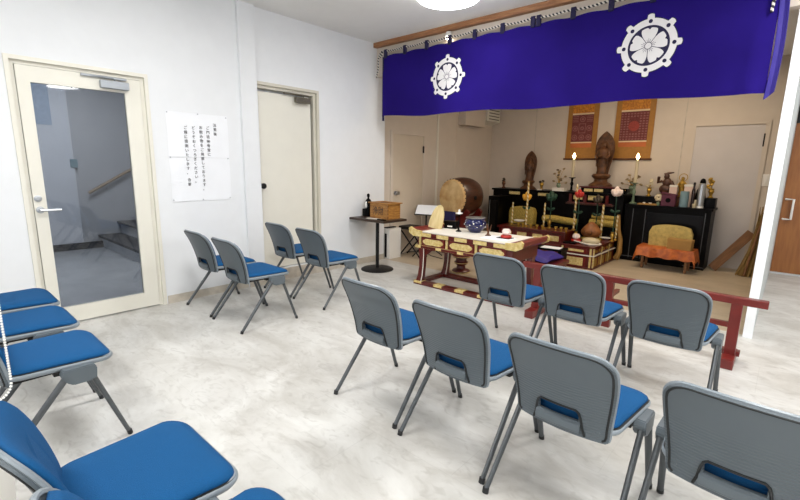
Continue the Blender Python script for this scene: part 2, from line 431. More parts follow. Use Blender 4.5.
tag(MB().box(-7.80, -7.785, 1.66-0.09, 1.66, 1.2, 1.32, 0.003).build('wall_switch', M['bluegrey']), 'small grey switch plate on the hall wall seen through the glass door', 'switch')

# ------------------------------------------------------------------ doors
def frame(mb, x0, x1, y0, y1, zt, wd, zb=0.0):
    mb.box(x0, x1, y0-wd, y0, zb, zt+wd).box(x0, x1, y1, y1+wd, zb, zt+wd).box(x0, x1, y0, y1, zt, zt+wd)
d1 = thing('door_1', None, None, kind='structure')
f = MB(); frame(f, XL-0.1, XL+0.012, D1[0]+0.02, D1[1]-0.02, D1[2]-0.02, 0.028)
frame(f, XL-0.1, XL-0.02, D1[0]+0.045, D1[1]-0.045, D1[2]-0.045, 0.026)
f.build('frame', M['cream'], d1)
GY0, GY1, GZ0, GZ1 = 0.672, 1.277, 0.14, 1.853
f = MB(); xa, xb = XL-0.05, XL-0.008
y0, y1, zt = D1[0]+0.05, D1[1]-0.05, D1[2]-0.05
f.box(xa, xb, y0, GY0, 0.012, zt).box(xa, xb, GY1, y1, 0.012, zt).box(xa, xb, GY0, GY1, 0.012, GZ0).box(xa, xb, GY0, GY1, GZ1, zt)
f.build('leaf', M['cream'], d1)
MB().box(XL-0.032, XL-0.026, GY0, GY1, GZ0, GZ1).build('pane', M['glass'], d1)
h = MB().lathe([(0.026, 0), (0.026, 0.008), (0.011, 0.01), (0.011, 0.045), (0, 0.045)], (XL-0.008, 0.628, 0.93), 16, 'x')
h.tube([(XL+0.035, 0.622, 0.93), (XL+0.037, 0.70, 0.928), (XL+0.034, 0.75, 0.927)], 0.0095).build('handle', M['steel'], d1, True)
MB().lathe([(0.024, 0), (0.024, 0.008), (0.012, 0.01), (0.012, 0.018), (0, 0.018)], (XL-0.008, 0.622, 1.015), 16, 'x').build('lock', M['steel'], d1, True)
def closer(y0, y1, z, m, par, armlen):
    c = MB().box(XL-0.008, XL+0.04, y0, y1, z-0.03, z+0.03, 0.006).build('closer', m, par)
    MB().box(XL-0.002, XL+0.02, y0-armlen, y1-0.01, z+0.045, z+0.062, 0.003).tube([(XL+0.03, (y0+y1)/2, z+0.03), (XL+0.03, (y0+y1)/2, z+0.05), (XL+0.015, y0-armlen*0.5, z+0.055)], 0.006).build('closer_arm', m, c)
closer(1.10, 1.30, 1.90, M['closer'], d1, 0.12)

d2 = thing('door_2', None, None, kind='structure')
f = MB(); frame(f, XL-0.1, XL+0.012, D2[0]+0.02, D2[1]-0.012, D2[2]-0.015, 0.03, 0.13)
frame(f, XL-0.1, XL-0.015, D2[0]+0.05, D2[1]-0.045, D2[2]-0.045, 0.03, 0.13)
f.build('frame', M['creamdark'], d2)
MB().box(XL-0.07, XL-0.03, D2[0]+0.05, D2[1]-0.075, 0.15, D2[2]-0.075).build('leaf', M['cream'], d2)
MB().lathe([(0.026, 0), (0.026, 0.01), (0.012, 0.012), (0.012, 0.03), (0.03, 0.04), (0.03, 0.055), (0, 0.062)], (XL-0.03, 2.50, 1.068), 16, 'x').build('knob', M['blackmat'], d2, True)
closer(2.93, 3.12, 1.995, M['bronze'], d2, 0.14)

d3 = thing('door_3', None, None, kind='structure')
f = MB(); frame(f, XA, XA+0.022, 4.60, 5.28, 1.745, 0.045); f.build('frame', M['wall_beige'], d3)
MB().box(XA, XA+0.010, 4.60, 5.28, 0.01, 1.742).build('leaf', M['doorbeige'], d3)
MB().lathe([(0.03, 0), (0.03, 0.01), (0.014, 0.012), (0.014, 0.03), (0.032, 0.04), (0.034, 0.06), (0, 0.07)], (XA+0.01, 4.66, 0.918), 16, 'x').build('knob', M['steel'], d3, True)
MB().box(XA+0.022, XA+0.028, 5.255, 5.285, 1.50, 1.60).build('hinge', M['blackmat'], d3)

d4 = thing('door_4', None, None, kind='structure')
f = MB(); frame(f, 0, 1, 0, 1, 1, 0); f.bm.clear()
for a in ((-1.15, -1.10, 0, 1.945), (-0.36, -0.31, 0, 1.945), (-1.10, -0.36, 1.90, 1.945)): f.box(a[0], a[1], YB-0.018, YB, a[2], a[3])
f.build('frame', M['wall_beige'], d4)
MB().box(-1.10, -0.36, YB-0.008, YB, 0.01, 1.89).build('leaf', mat('pale_grey_door', '#cfc8c4', 0.4, var=0.06, scale=3), d4)
MB().box(-0.365, -0.35, YB-0.022, YB-0.008, 1.62, 1.78).build('hinge', M['blackmat'], d4)

d5 = thing('door_5', None, None, kind='structure')
MB().box(-0.075, 0.83, 7.385, 7.415, 0.03, 1.90).build('leaf', M['brown_door'], d5)
MB().box(-0.079, 3.2, 7.37, 7.42, 1.90, 2.3).build('frame', M['blackmat'], d5)
MB().tube([(-0.045, 7.385, 0.72), (-0.045, 7.36, 0.72), (0.03, 7.345, 0.72), (0.03, 7.345, 0.97), (-0.045, 7.36, 0.97), (-0.045, 7.385, 0.97)], 0.013).build('handle', M['white'], d5, True)

sw = thing('light_switch', 'white light switch plate on the beige wall beside the partition', 'switch', (-0.275, YB, 1.2))
MB().box(-0.04, 0.04, -0.012, 0, -0.075, 0.075, 0.004).build('plate', M['switch'], sw)
MB().box(-0.015, 0.015, -0.018, -0.012, -0.045, 0.045, 0.002).build('rocker', M['white'], sw)

# ------------------------------------------------------------------ chairs
def backy(z):   # rear profile of the backrest
    t = (z-0.365)/0.355
    return -0.165-0.038*t-0.080*t*t
def backw(z):
    t = max(0, min(1, (z-0.365)/0.28)); s = t*t*(3-2*t)
    w_ = 0.170+0.022*s
    if z > 0.650:
        u = min(1, (z-0.650)/0.070); w_ = w_-0.068+0.068*math.sqrt(max(0, 1-u**2.2))
    if z < 0.385:
        u = (0.385-z)/0.02; w_ -= 0.012*(1-math.sqrt(max(0, 1-min(1, u)**2)))
    return w_
def back_pt(x, z, off=0.0):
    return Vector((x, backy(z)+0.040*(x/0.21)**2+off, z-0.010*(x/0.2)**2*max(0, (z-0.60)/0.12)))
BZ = [0.365, 0.372, 0.385, 0.405, 0.425, 0.447, 0.468, 0.50, 0.54, 0.58, 0.62, 0.65, 0.67, 0.685, 0.70, 0.71, 0.717, 0.720]
def seat_out(inset):
    """plan outline of the seat, counter-clockwise"""
    pts = []
    i0 = min(inset, 0.045); k = 1-(inset-i0)/0.19
    W, y0, y1, rf, rb = 0.218-i0, -0.165+i0, 0.236-i0, 0.070-i0*0.6, 0.075-i0*0.6
    for cx, cy, r, a0 in ((W-rf, y1-rf, rf, 0), (-W+rf, y1-rf, rf, 90), (-W+0.02+rb, y0+rb, rb, 180), (W-0.02-rb, y0+rb, rb, 270)):
        for q in range(7):
            a = math.radians(a0+15*q); pts.append(((cx+r*math.cos(a))*k, 0.03+(cy-0.03+r*math.sin(a))*k))
    return pts
def droop(y): return -3.0*max(0, y-0.13)**2
def make_chair(label):
    t = thing('folding_chair', label, 'chair')
    # seat
    s = MB()
    s.rings([[(x, y, z+droop(y)*0.3) for x, y in seat_out(i)] for i, z in ((0.03, 0.388), (0.006, 0.394), (0, 0.404), (0.0, 0.412), (0.006, 0.418), (0.02, 0.418))])
    sh = s.build('seat_shell', M['shell_l'], t, True, sharp=60)
    s = MB()
    s.rings([[(x, y, z+droop(y)*0.6) for x, y in seat_out(i)] for i, z in ((0.014, 0.414), (0.009, 0.424), (0.012, 0.433), (0.024, 0.440), (0.05, 0.4445), (0.10, 0.446), (0.16, 0.447))])
    s.build('seat_pad', M['pad'], t, True, sharp=80)
    s = MB(); s.rings([[(x, y, z+droop(y)*0.4) for x, y in seat_out(i)] for i, z in ((0.005, 0.414), (0.004, 0.4185), (0.012, 0.4195))])
    s.build('seat_welt', M['gasket'], t, True)
    # backrest shell with the hand slot
    N_ = 24
    def fn(u, v):
        j = v*(len(BZ)-1); z = BZ[int(round(j))]
        x = (2*u-1)*backw(z)
        return back_pt(x, z)
    b = MB().grid(fn, N_, len(BZ)-1, lambda i, j: 7 <= i < 17 and j in (4, 5))
    b.solid(0.010)
    bs = b.build('backrest_shell', M['shell_back'], t, True, sharp=50)
    # bright rim and black seal that follow the edge of the shell
    def edge(k, off, kz=1.0):
        zc = 0.54
        sz = lambda z: zc+(z-zc)*kz
        L_ = [back_pt(backw(z)*k, sz(z), off) for z in BZ]
        wt = backw(BZ[-1])*k
        top = [back_pt(wt*(1-i/4), sz(BZ[-1]), off) for i in range(1, 8)]
        R_ = [back_pt(-backw(z)*k, sz(z), off) for z in BZ][::-1]
        return L_+top+R_
    MB().tube(edge(1.0, 0.004), 0.0065, 6).build('edge_trim', M['shell_l'], bs, True)
    MB().tube(edge(0.955, -0.011, 0.955), 0.0042, 6).build('edge_seal', M['gasket'], bs, True)
    sx = 0.079
    loop = [back_pt(x, z, -0.012) for x, z in ((-sx-0.016, 0.372), (-sx-0.008, 0.40), (-sx-0.002, 0.44), (-sx+0.004, 0.460), (-sx+0.014, 0.470), (0, 0.470), (sx-0.014, 0.470), (sx-0.004, 0.460), (sx+0.002, 0.44), (sx+0.008, 0.40), (sx+0.016, 0.372))]
    MB().tube(loop, 0.0045, 6).build('slot_seal', M['gasket'], bs, True)
    lip = MB()
    lip.tube([back_pt(-sx-0.002+2*(sx+0.002)*i/8, 0.400, -0.014) for i in range(9)], 0.021, 8, flat=0.55).build('slot_lip', M['shell'], bs, True)
    # blue back pad
    p = MB()
    def padring(ins, off):
        z0, z1 = 0.412+ins, 0.708-ins
        zs = [z0+(z1-z0)*k/14 for k in range(15)]
        za, zb_ = 0.412, 0.708
        sk = (0.17-ins)/0.17
        def hw(z):
            zz = za+(z-z0)/(z1-z0)*(zb_-za)
            return (backw(zz)*0.955-0.03*max(0, (za+0.03-zz)/0.03)**2)*sk
        pts = [back_pt(hw(z), z, off) for z in zs]
        pts += [back_pt(hw(z1)*(1-i/4), z1, off) for i in range(1, 8)]
        pts += [back_pt(-hw(z), z, off) for z in zs[::-1]]
        pts += [back_pt(-hw(z0)*(1-i/3), z0, off) for i in range(1, 6)]
        return pts
    p.rings([padring(0.004, 0.010), padring(0.0, 0.015), padring(0.003, 0.024), padring(0.012, 0.031), padring(0.035, 0.036), padring(0.08, 0.038)])
    p.build('backrest_pad', M['pad'], t, True, sharp=80)
    # under frame and brackets
    u = MB().box(-0.20, 0.20, 0.0, 0.03, 0.372, 0.396, 0.004).box(-0.20, 0.20, 0.09, 0.12, 0.372, 0.396, 0.004)
    u.box(-0.16, -0.08, -0.150, 0.02, 0.372, 0.394, 0.005).box(0.08, 0.16, -0.150, 0.02, 0.372, 0.394, 0.005)
    u.build('under_frame', M['blackmat'], t)
    for s_ in (-1, 1):
        x0, x1 = sorted((s_*0.198, s_*0.242))
        br = MB().prism([(0.028, 0.403), (0.142, 0.403), (0.152, 0.385), (0.148, 0.335), (0.122, 0.328), (0.060, 0.328), (0.036, 0.345), (0.018, 0.378)], x0, x1, 'x')
        es = [e for e in br.bm.edges]
        bmesh.ops.bevel(br.bm, geom=es, offset=0.004, segments=2, affect='EDGES')
        br.build('leg_bracket', M['shell'], t)
        for yt, zt, yf in ((0.045, 0.375, -0.253), (0.128, 0.365, 0.253)):
            lg = MB().tube([(s_*0.226, yt, zt), (s_*0.236, yf*0.985, 0.012)], 0.0145, 10, 0.012, flat=0.8).build('leg', M['leg'], t, True)
            MB().tube([(s_*0.236, yf*0.98, 0.022), (s_*0.236, yf, 0.0)], 0.0135, 10, flat=0.85).build('foot_cap', M['legcap'], lg, True)
    return t
a15 = -math.radians(1.5)
CH = [
 (-3.80, 1.825, 0, 'blue-seated grey folding chair against the white wall under the handwritten notice', 'chairs by the left wall'),
 (-3.262, 1.817, 0, 'blue-seated grey chair standing second from the notice wall, showing its full right side', 'chairs by the left wall'),
 (-3.80, 2.625, 0, 'grey chair tucked against the closed cream door, one of the pair nearer the pedestal table', 'chairs by the left wall'),
 (-3.265, 2.62, 0, 'grey blue-seated chair just in front of the round-based pedestal table, partner to the door-side chair', 'chairs by the left wall'),
 (-1.56, 1.73, a15, 'grey chair at the wall-side end of the four-chair row, its outer side free', 'middle row of four chairs'),
 (-1.03, 1.695, a15, 'second chair from the wall-side end of the four-chair row, seen from behind', 'middle row of four chairs'),
 (-0.518, 1.645, a15, 'third chair from the wall-side end of the four-chair row, whole backrest in view', 'middle row of four chairs'),
 (-0.004, 1.635, a15, 'large grey chair back cut off by the right photo edge, last of the four-chair row', 'middle row of four chairs'),
 (-1.43, 2.83, 0, 'grey chair of the front row standing before the low altar table end', 'front row of three chairs'),
 (-0.925, 2.82, 0, 'middle chair of the front row of three, before the red railing', 'front row of three chairs'),
 (-0.415, 2.81, 0, 'front row chair next to the free end of the red railing', 'front row of three chairs'),
 (-3.58, 0.31, 0, 'blue seat farthest along the rear row, nearest the glass door', 'rear row of chairs'),
 (-3.05, 0.30, 0, 'blue seat in the middle of the rear three, second from the glass door', 'rear row of chairs'),
 (-2.475, 0.305, 0, 'rear row chair with its slanted side legs standing clear on the open floor', 'rear row of chairs'),
 (-1.28, 0.305, 0, 'large blue seat and curved blue backrest in the bottom corner of the photo', 'rear row of chairs'),
 (-0.785, 0.335, 0, 'chair at the bottom photo edge showing only its blue back top and seat corner', 'rear row of chairs'),
]
chair0 = None
for x, y, rz, lab, grp in CH:
    if chair0 is None:
        chair0 = make_chair(lab); chair0.location = (x, y, 0); chair0.rotation_euler = (0, 0, rz); chair0['group'] = grp
    else:
        dup(chair0, (x, y, 0), rz, lab, grp)

# ------------------------------------------------------------------ notice on the wall
def on_wall(y, z): return (XL+0.002, y, z)
nt_ = thing('wall_notice', 'white two-sheet paper notice with handwritten black Japanese columns on the wall', 'notice', (XL, 1.855, 1.345))
for z0, z1 in ((0.005, 0.40), (-0.40, 0.0)):
    def pf(u, v, z0=z0, z1=z1):
        return (0.0025+0.002*math.sin(u*7+z0*9)**2+0.004*(1-v)**6*(1-u), -0.282+0.564*u+0.006*math.sin(v*3), z0+(z1-z0)*v)
    MB().grid(pf, 14, 10).build('paper_sheet', M['paper'], nt_, True)
COLS = [('法要後', 0.155, 0.295), ('ご門徒納骨堂に', 0.085, 0.265), ('お飲み物をご用意しております。', 0.02, 0.265),
        ('どうぞおくつろぎください。', -0.05, 0.258), ('ご縁に感謝いたします。', -0.12, 0.255), ('合掌', -0.118, -0.215)]
pitch = 0.0405
for body, yy, zz in COLS:
    text_mesh('lettering', '\n'.join(body), 0.033, M['ink'], nt_, (0.0085, yy, zz), (PI/2, 0, PI/2), line=pitch/0.033)
for yy, zz in ((-0.27, 0.39), (0.0, 0.395), (0.27, 0.385), (-0.27, 0.0), (0.27, 0.0), (-0.27, -0.385), (0.0, -0.39), (0.27, -0.385)):
    MB().lathe([(0.006, 0), (0.006, 0.004), (0, 0.005)], (0.006, yy, zz), 8, 'x').build('pin', M['steel'], nt_, True)

# ------------------------------------------------------------------ pedestal table, offering box, statuette
pt_ = thing('pedestal_table', 'small dark square table on a black pole and round base by the wall', 'table', (-3.81, 3.84, 0))
MB().box(-0.36, 0.25, -0.15, 0.27, 0.622, 0.65, 0.004).build('tabletop', mat('dark_brown_tabletop', '#3a2a20', 0.4, var=0.2), pt_)
MB().lathe([(0.022, 0.02), (0.022, 0.625)], n=14).build('pole', M['blackmat'], pt_, True)
MB().lathe([(0.0, 0), (0.205, 0), (0.205, 0.012), (0.19, 0.02), (0.04, 0.026), (0, 0.026)], n=36).build('base', M['blackmat'], pt_, True)
ob = thing('offering_box', 'honey-coloured wooden offering box with two black characters on its front', 'box', (-3.80, 3.965, 0.65), math.radians(-2)); ob.scale = (0.8, 0.85, 0.93)
MB().box(-0.20, 0.20, -0.13, 0.13, 0, 0.20, 0.004).build('box_body', M['wood_oak'], ob)
MB().box(-0.225, 0.225, -0.15, -0.10, 0.20, 0.215).box(-0.225, 0.225, 0.10, 0.15, 0.20, 0.215).box(-0.225, -0.16, -0.10, 0.10, 0.20, 0.215).box(0.16, 0.225, -0.10, 0.10, 0.20, 0.215).build('rim', M['wood_oak'], ob)
sl = MB()
for k in range(3): sl.box(-0.16, 0.16, -0.07+0.06*k, -0.05+0.06*k, 0.195, 0.208)
sl.build('slat_grille', M['wood_dark'], ob)
text_mesh('lettering', '浄財', 0.12, M['ink'], ob, (-0.015, -0.132, 0.06), (PI/2, 0, 0))
jn = MB()
for sx in (-0.2005, 0.1945):
    for k in range(4): jn.box(sx, sx+0.006, -0.131, -0.118, 0.015+0.048*k, 0.037+0.048*k)
jn.build('corner_joint', M['wood_dark'], ob)
sb = thing('black_statuette', 'slim black figurine with a white highlight beside the offering box', 'figurine', (-4.09, 3.95, 0.65)); sb.scale = (1.0, 1.0, 1.15)
MB().lathe([(0, 0), (0.05, 0), (0.055, 0.02), (0.045, 0.09), (0.05, 0.15), (0.03, 0.185), (0.012, 0.20), (0.012, 0.215), (0.02, 0.225), (0.016, 0.25), (0, 0.258)], n=16).build('figure', M['black'], sb, True)
MB().ball((0.0, -0.042, 0.13), 0.022, 0.012, 0.04).build('painted_highlight', M['white'], sb, True)  # white bulge imitating a reflection on the black figure
MB().box(-0.062, -0.03, -0.05, 0.0, 0, 0.085, 0.006).build('block', M['blackmat'], sb)
tag(MB().obox((-3.83, 3.79, 0.6525), 0.20, 0.07, 0.004, (0, 0, 0.1)).build('paper_slip', M['cloth']), 'cream paper slip lying on the dark pedestal table', 'paper')
tag(MB().obox((-3.66, 3.755, 0.656), 0.13, 0.035, 0.012, (0, 0, -0.05), 0.003).build('pen_case', M['black']), 'short black case lying at the front edge of the pedestal table', 'case')

# white humidifier-like heater panel
hp = thing('panel_heater', 'slim white floor heater standing behind the pedestal table', 'heater', (-4.185, 4.50, 0))
MB().box(-0.08, 0.07, -0.11, 0.13, 0.0, 0.43, 0.006).build('housing', M['white'], hp)
MB().box(-0.02, 0.015, -0.115, -0.108, 0.02, 0.36).build('side_grille', M['blackmat'], hp)
MB().box(-0.06, -0.0, -0.09, 0.10, 0.43, 0.446, 0.003).build('control_panel', M['blackmat'], hp)

# ------------------------------------------------------------------ music stand and stool behind the altar table
ms = thing('music_stand', 'black music stand holding a white sheet behind the low altar table', 'stand', (-3.97, 5.02, 0))
MB().tube([(0, 0, 0.12), (0, 0, 0.62)], 0.012).build('pole', M['blackmat'], ms, True)
for a in (0.4, 2.5, 4.6): MB().tube([(0, 0, 0.18), (0.26*math.cos(a), 0.26*math.sin(a), 0.008)], 0.009).build('leg', M['blackmat'], ms, True)
MB().obox((0, 0.02, 0.66), 0.36, 0.012, 0.17, (-0.75, 0, 0.35)).build('desk', M['blackmat'], ms)
tag(MB().obox((0.004-3.97, -0.006+5.02+0.02, 0.674), 0.34, 0.003, 0.17, (-0.75, 0, 0.35)).build('sheet_music', M['paper']), 'white sheet resting on the black music stand', 'paper')
fs = thing('folding_stool', 'black padded folding stool with crossed legs near the music stand', 'stool', (-4.02, 4.80, 0))
MB().box(-0.19, 0.19, -0.13, 0.13, 0.40, 0.45, 0.02).build('seat', M['blackmat'], fs, True)
for y in (-0.10, 0.10):
    for s_ in (-1, 1): MB().tube([(s_*0.17, y, 0.40), (-s_*0.19, y*0.8, 0.012)], 0.011).build('leg', M['blackmat'], fs, True)
tag(MB().tube([(-4.15, 4.8, 0.05), (-4.1, 5.0, 0.03), (-4.0, 5.1, 0.008), (-3.85, 5.0, 0.006), (-3.6, 4.95, 0.006)], 0.005).build('power_cord', M['blackmat'], None, True), 'thin black cord running from the white floor heater along the floor', 'cord')

# ------------------------------------------------------------------ taiko drum
dr = thing('taiko_drum', 'barrel drum with pale skin head on a dark wooden cradle', 'drum', (-3.69, 5.25, 0), math.radians(-5)); dr.scale = (0.92, 0.86, 1.0)
prof = [(0.235, -0.02), (0.255, 0.0), (0.285, 0.10), (0.30, 0.22), (0.30, 0.32), (0.285, 0.44), (0.255, 0.54), (0.235, 0.56)]
MB().lathe([(r*0.96, z_) for r, z_ in prof], (0, 0, 0.865), 36, 'y').build('drum_body', M['wood_drum'], dr, True)
MB().lathe([(0, -0.026), (0.20, -0.025), (0.243, -0.018), (0.258, 0.0), (0.262, 0.035), (0.25, 0.035)], (0, 0, 0.865), 36, 'y').build('drum_skin', M['skin'], dr, True)
tk = MB()
for k in range(28):
    a = 2*PI*k/28; tk.ball((0.266*math.cos(a), 0.02, 0.865+0.266*math.sin(a)), 0.009, n=6)
tk.build('tack_ring', M['wood_drum'], dr, True)
for y in (0.08, 0.42):
    MB().prism([(-0.30, 0), (0.30, 0), (0.30, 0.06), (0.22, 0.10), (0.22, 0.50), (0.29, 0.66), (0.24, 0.70), (0.13, 0.60), (0, 0.565), (-0.13, 0.60), (-0.24, 0.70), (-0.29, 0.66), (-0.22, 0.50), (-0.22, 0.10), (-0.30, 0.06)], y, y+0.05, 'y').build('cradle_frame', M['red'], dr)
MB().box(-0.03, 0.03, 0.10, 0.44, 0.20, 0.26).build('stretcher', M['red'], dr)
MB().lathe([(0.03, 0), (0.03, 0.02), (0.02, 0.025), (0, 0.025)], (0.283, 0.25, 0.865), 12, 'x').build('ring_handle', M['blackmat'], dr, True)
tag(MB().obox((-3.70, 5.14, 0.60), 0.33, 0.04, 0.14, (0, 0, math.radians(-5)), 0.01).build('drum_cloth', mat('navy_cloth', '#1c1848', 0.8, var=0.2)), 'dark navy cloth tucked under the drum head', 'cloth')

# ------------------------------------------------------------------ low altar table (front)
TX0, TX1, TY0, TY1, TZ = -3.03, -1.84, 3.65, 4.22, 0.605
lt = thing('altar_table', 'low dark red lacquer altar table with gold panels and white top', 'table', (0, 0, 0))
MB().box(TX0+0.03, TX1-0.03, TY0+0.01, TY1-0.01, TZ-0.012, TZ, 0.003).build('cloth_top', M['cloth'], lt)
MB().box(TX0, TX1, TY0, TY1, TZ-0.055, TZ-0.012).build('tabletop_edge', M['red'], lt)
for s_, x in ((-1, TX0), (1, TX1)):
    r = MB().prism([(x-s_*0.07, TZ), (x, TZ+0.005), (x+s_*0.06, TZ+0.03), (x+s_*0.075, TZ+0.02), (x+s_*0.07, TZ-0.02), (x+s_*0.02, TZ-0.055), (x-s_*0.07, TZ-0.055)], TY0+0.004, TY1-0.004, 'y').build('scroll_end', M['redbright'], lt)
    for y0, y1 in ((TY0-0.012, TY0+0.012), (TY1-0.012, TY1+0.012)):
        MB().prism([(x-s_*0.09, TZ+0.004), (x, TZ+0.012), (x+s_*0.065, TZ+0.04), (x+s_*0.09, TZ+0.02), (x+s_*0.08, TZ-0.03), (x+s_*0.02, TZ-0.06), (x-s_*0.09, TZ-0.058)], y0, y1, 'y').build('gold_cap', M['goldpale'], r)
L_ = TX1-TX0
for k in range(5):
    x = TX0+0.14+k*(L_-0.28)/4
    MB().box(x-0.075, x+0.075, TY0-0.006, TY0+0.004, TZ-0.053, TZ-0.014).build('edge_fitting', M['goldpale'], lt)
ap = MB().box(TX0+0.02, TX1-0.02, TY0+0.02, TY1-0.02, TZ-0.185, TZ-0.055).build('apron', M['red'], lt)
np_ = 3
for k in range(np_):
    w_ = (L_-0.12)/np_; x0 = TX0+0.06+k*w_
    rp = MB().box(x0+0.03, x0+w_-0.03, TY0+0.008, TY0+0.022, TZ-0.154, TZ-0.060).build('raised_panel', M['rail'], ap)
    xm, a_ = x0+w_/2, w_/2-0.05
    poly = []
    for i in range(28):
        t = 2*PI*i/28
        c, s = math.cos(t), math.sin(t)
        rr = 1+0.06*math.cos(6*t)
        poly.append((xm+a_*rr*math.copysign(abs(c)**0.55, c), TZ-0.107+0.034*rr*math.copysign(abs(s)**0.6, s)))
    MB().prism(poly, TY0+0.001, TY0+0.012, 'y').build('gold_panel', M['goldpale'], rp)
    MB().box(x0-0.012, x0+0.012, TY0+0.006, TY0+0.024, TZ-0.150, TZ-0.06).build('gold_post', M['goldpale'], ap)
MB().box(TX0+0.0, TX1-0.0, TY0+0.0, TY0+0.04, TZ-0.185, TZ-0.155).build('gold_moulding', M['goldpale'], lt)
for k in range(4):
    x = TX0+0.18+k*(L_-0.36)/3
    MB().box(x-0.1, x+0.1, TY0-0.003, TY0+0.002, TZ-0.183, TZ-0.157).build('moulding_inlay', M['red'], lt)
for x, s_ in ((TX0+0.07, 1), (TX1-0.07, -1)):
    for y in (TY0+0.05, TY1-0.05):
        pr = [(0, TZ-0.18, 0.036), (0.004*s_, 0.34, 0.030), (0.0, 0.2, 0.027), (-0.012*s_, 0.1, 0.03), (-0.03*s_, 0.03, 0.036)]
        lg = MB().rings([[(x+dx+sx*r_, y+sy*r_, z) for sx, sy in ((-1, -1), (1, -1), (1, 1), (-1, 1))] for dx, z, r_ in pr]).build('leg', M['red'], lt)
        MB().tube([(x+dx-s_*r_*0.95+s_*2*r_*1.0, y-r_, z) for dx, z, r_ in pr], 0.005, 5).build('gilt_edge', M['cloth'], lg)
        MB().prism([(x+s_*0.03, TZ-0.18), (x+s_*0.20, TZ-0.18), (x+s_*0.19, TZ-0.20), (x+s_*0.12, TZ-0.21), (x+s_*0.07, TZ-0.255), (x+s_*0.03, TZ-0.265)], y-0.012, y+0.012, 'y').build('corner_bracket', M['red'], lt)
for y in (TY0+0.05, TY1-0.05):
    fr_ = MB().box(TX0-0.02, TX1+0.02, y-0.045, y+0.045, 0.0, 0.04, 0.003).build('foot_rail', M['red'], lt)
    for k in range(5 if y < 4 else 0):
        x = TX0+0.04+k*(L_-0.08)/4
        MB().box(x-0.055, x+0.055, y-0.047, y+0.047, 0.016, 0.0415).build('gold_fitting', M['goldpale'], fr_)
for x in (TX0+0.02, TX1-0.02): MB().box(x-0.035, x+0.035, TY0+0.09, TY1-0.09, 0.0, 0.038).build('side_rail', M['red'], lt)

# things on the altar table
def top(px, py, z=TZ): return P(px, py, 'z', z)
p = top(434.5, 228.5)
ov = MB(); poly = [(-0.075, 0.0)]
for i in range(21):
    t = PI*i/20; poly.append((-0.083*math.cos(t)*(1.0 if True else 1), 0.03+0.245*math.sin(t)**0.85*1.0))
poly.append((0.075, 0.0))
ov.prism([(a, b) for a, b in poly], -0.009, 0.009, 'y')
tag(ov.build('wooden_tablet', M['wood_pale'], None, False, (p.x, p.y, TZ)), 'tall cream tongue-shaped wooden tablet standing on the altar table', 'tablet').rotation_euler = (-0.12, 0.2, 0.25)
p = top(449.5, 228.5)
bx = thing('black_lacquer_box', 'small black box with a white mark on the altar table, behind the cream tablet', 'box', (p.x, p.y+0.04, TZ), 0.2)
MB().box(-0.075, 0.075, -0.05, 0.05, 0, 0.085, 0.004).build('box_body', M['black'], bx)
MB().box(-0.03, 0.03, -0.052, -0.05, 0.02, 0.035).build('white_mark', M['white'], bx)
p = top(458.5, 231.5)
cs_ = thing('candlestick', 'thin black candlestick with a white cup beside the blue bowl', 'candlestick', (p.x, p.y, TZ))
MB().lathe([(0.032, 0), (0.032, 0.008), (0.012, 0.018), (0.007, 0.06), (0.012, 0.09), (0.006, 0.11), (0.006, 0.18), (0.012, 0.19)], n=12).build('stem', M['black'], cs_, True)
MB().lathe([(0.01, 0.188), (0.04, 0.197), (0.038, 0.206), (0.014, 0.21), (0.011, 0.24), (0, 0.245)], n=12).build('white_cup', M['white'], cs_, True)
p = top(470, 233)
bw = thing('incense_bowl', 'round dark blue porcelain bowl with white painted pattern on the altar table', 'bowl', (p.x, p.y+0.10, TZ))
MB().lathe([(0, 0), (0.06, 0), (0.066, 0.012), (0.10, 0.045), (0.116, 0.085), (0.112, 0.125), (0.098, 0.145), (0.108, 0.158), (0.104, 0.163), (0.09, 0.15), (0.0, 0.13)], n=32).build('bowl_body', M['porc'], bw, True)
dec = MB()
def bowlr(z): return [(0.10, 0.045), (0.116, 0.085), (0.112, 0.125)]
for k in range(15):
    a = -2.6+k*0.35; z0 = 0.085+0.022*math.sin(k*2.1)
    rr = 0.1165-0.25*abs(z0-0.085)
    dec.ball((rr*math.cos(a), rr*math.sin(a), z0), 0.009+0.004*math.sin(k*3.3), 0.006, 0.0055+0.003*math.cos(k*1.7), n=6)
dec.build('white_pattern', M['white'], bw, True)
MB().lathe([(0.104, 0.163), (0.110, 0.160), (0.108, 0.156)], n=32).build('silver_rim', M['steel'], bw, True)
p = top(488, 236)
tp = thing('incense_tripod', 'small dark three-pronged stand on the altar table beyond the blue bowl', 'stand', (p.x, p.y, TZ))
MB().lathe([(0.03, 0), (0.03, 0.01), (0.014, 0.02), (0.01, 0.045), (0.022, 0.06), (0, 0.06)], n=12).build('base', M['wood_dark'], tp, True)
for a in (0.3, 2.4, 4.5): MB().tube([(0.015*math.cos(a), 0.015*math.sin(a), 0.055), (0.03*math.cos(a), 0.03*math.sin(a), 0.12)], 0.005).build('prong', M['wood_dark'], tp, True)
def bell(px, py, z, label, tray=True, sc=1.0, ax='z', v=None):
    p = P(px, py, 'z', z)
    b = thing('padded_bell', label, 'bell', (p.x, p.y, z))
    b.scale = (sc, sc, sc)
    MB().box(-0.08, 0.06, -0.055, 0.055, 0, 0.008, 0.002).build('tray', M['black'], b)
    MB().lathe([(0, 0.008), (0.05, 0.008), (0.056, 0.02), (0.05, 0.034), (0, 0.036)], n=18).build('cushion', M['redpetal'], b, True)
    MB().lathe([(0, 0.034), (0.025, 0.036), (0.042, 0.055), (0.042, 0.078), (0.03, 0.096), (0, 0.10)], n=18).build('bell_body', M['pinkpetal'], b, True)
    return b
bell(506, 238.5, TZ, 'small white bell on a red cushion and black tray on the altar table')
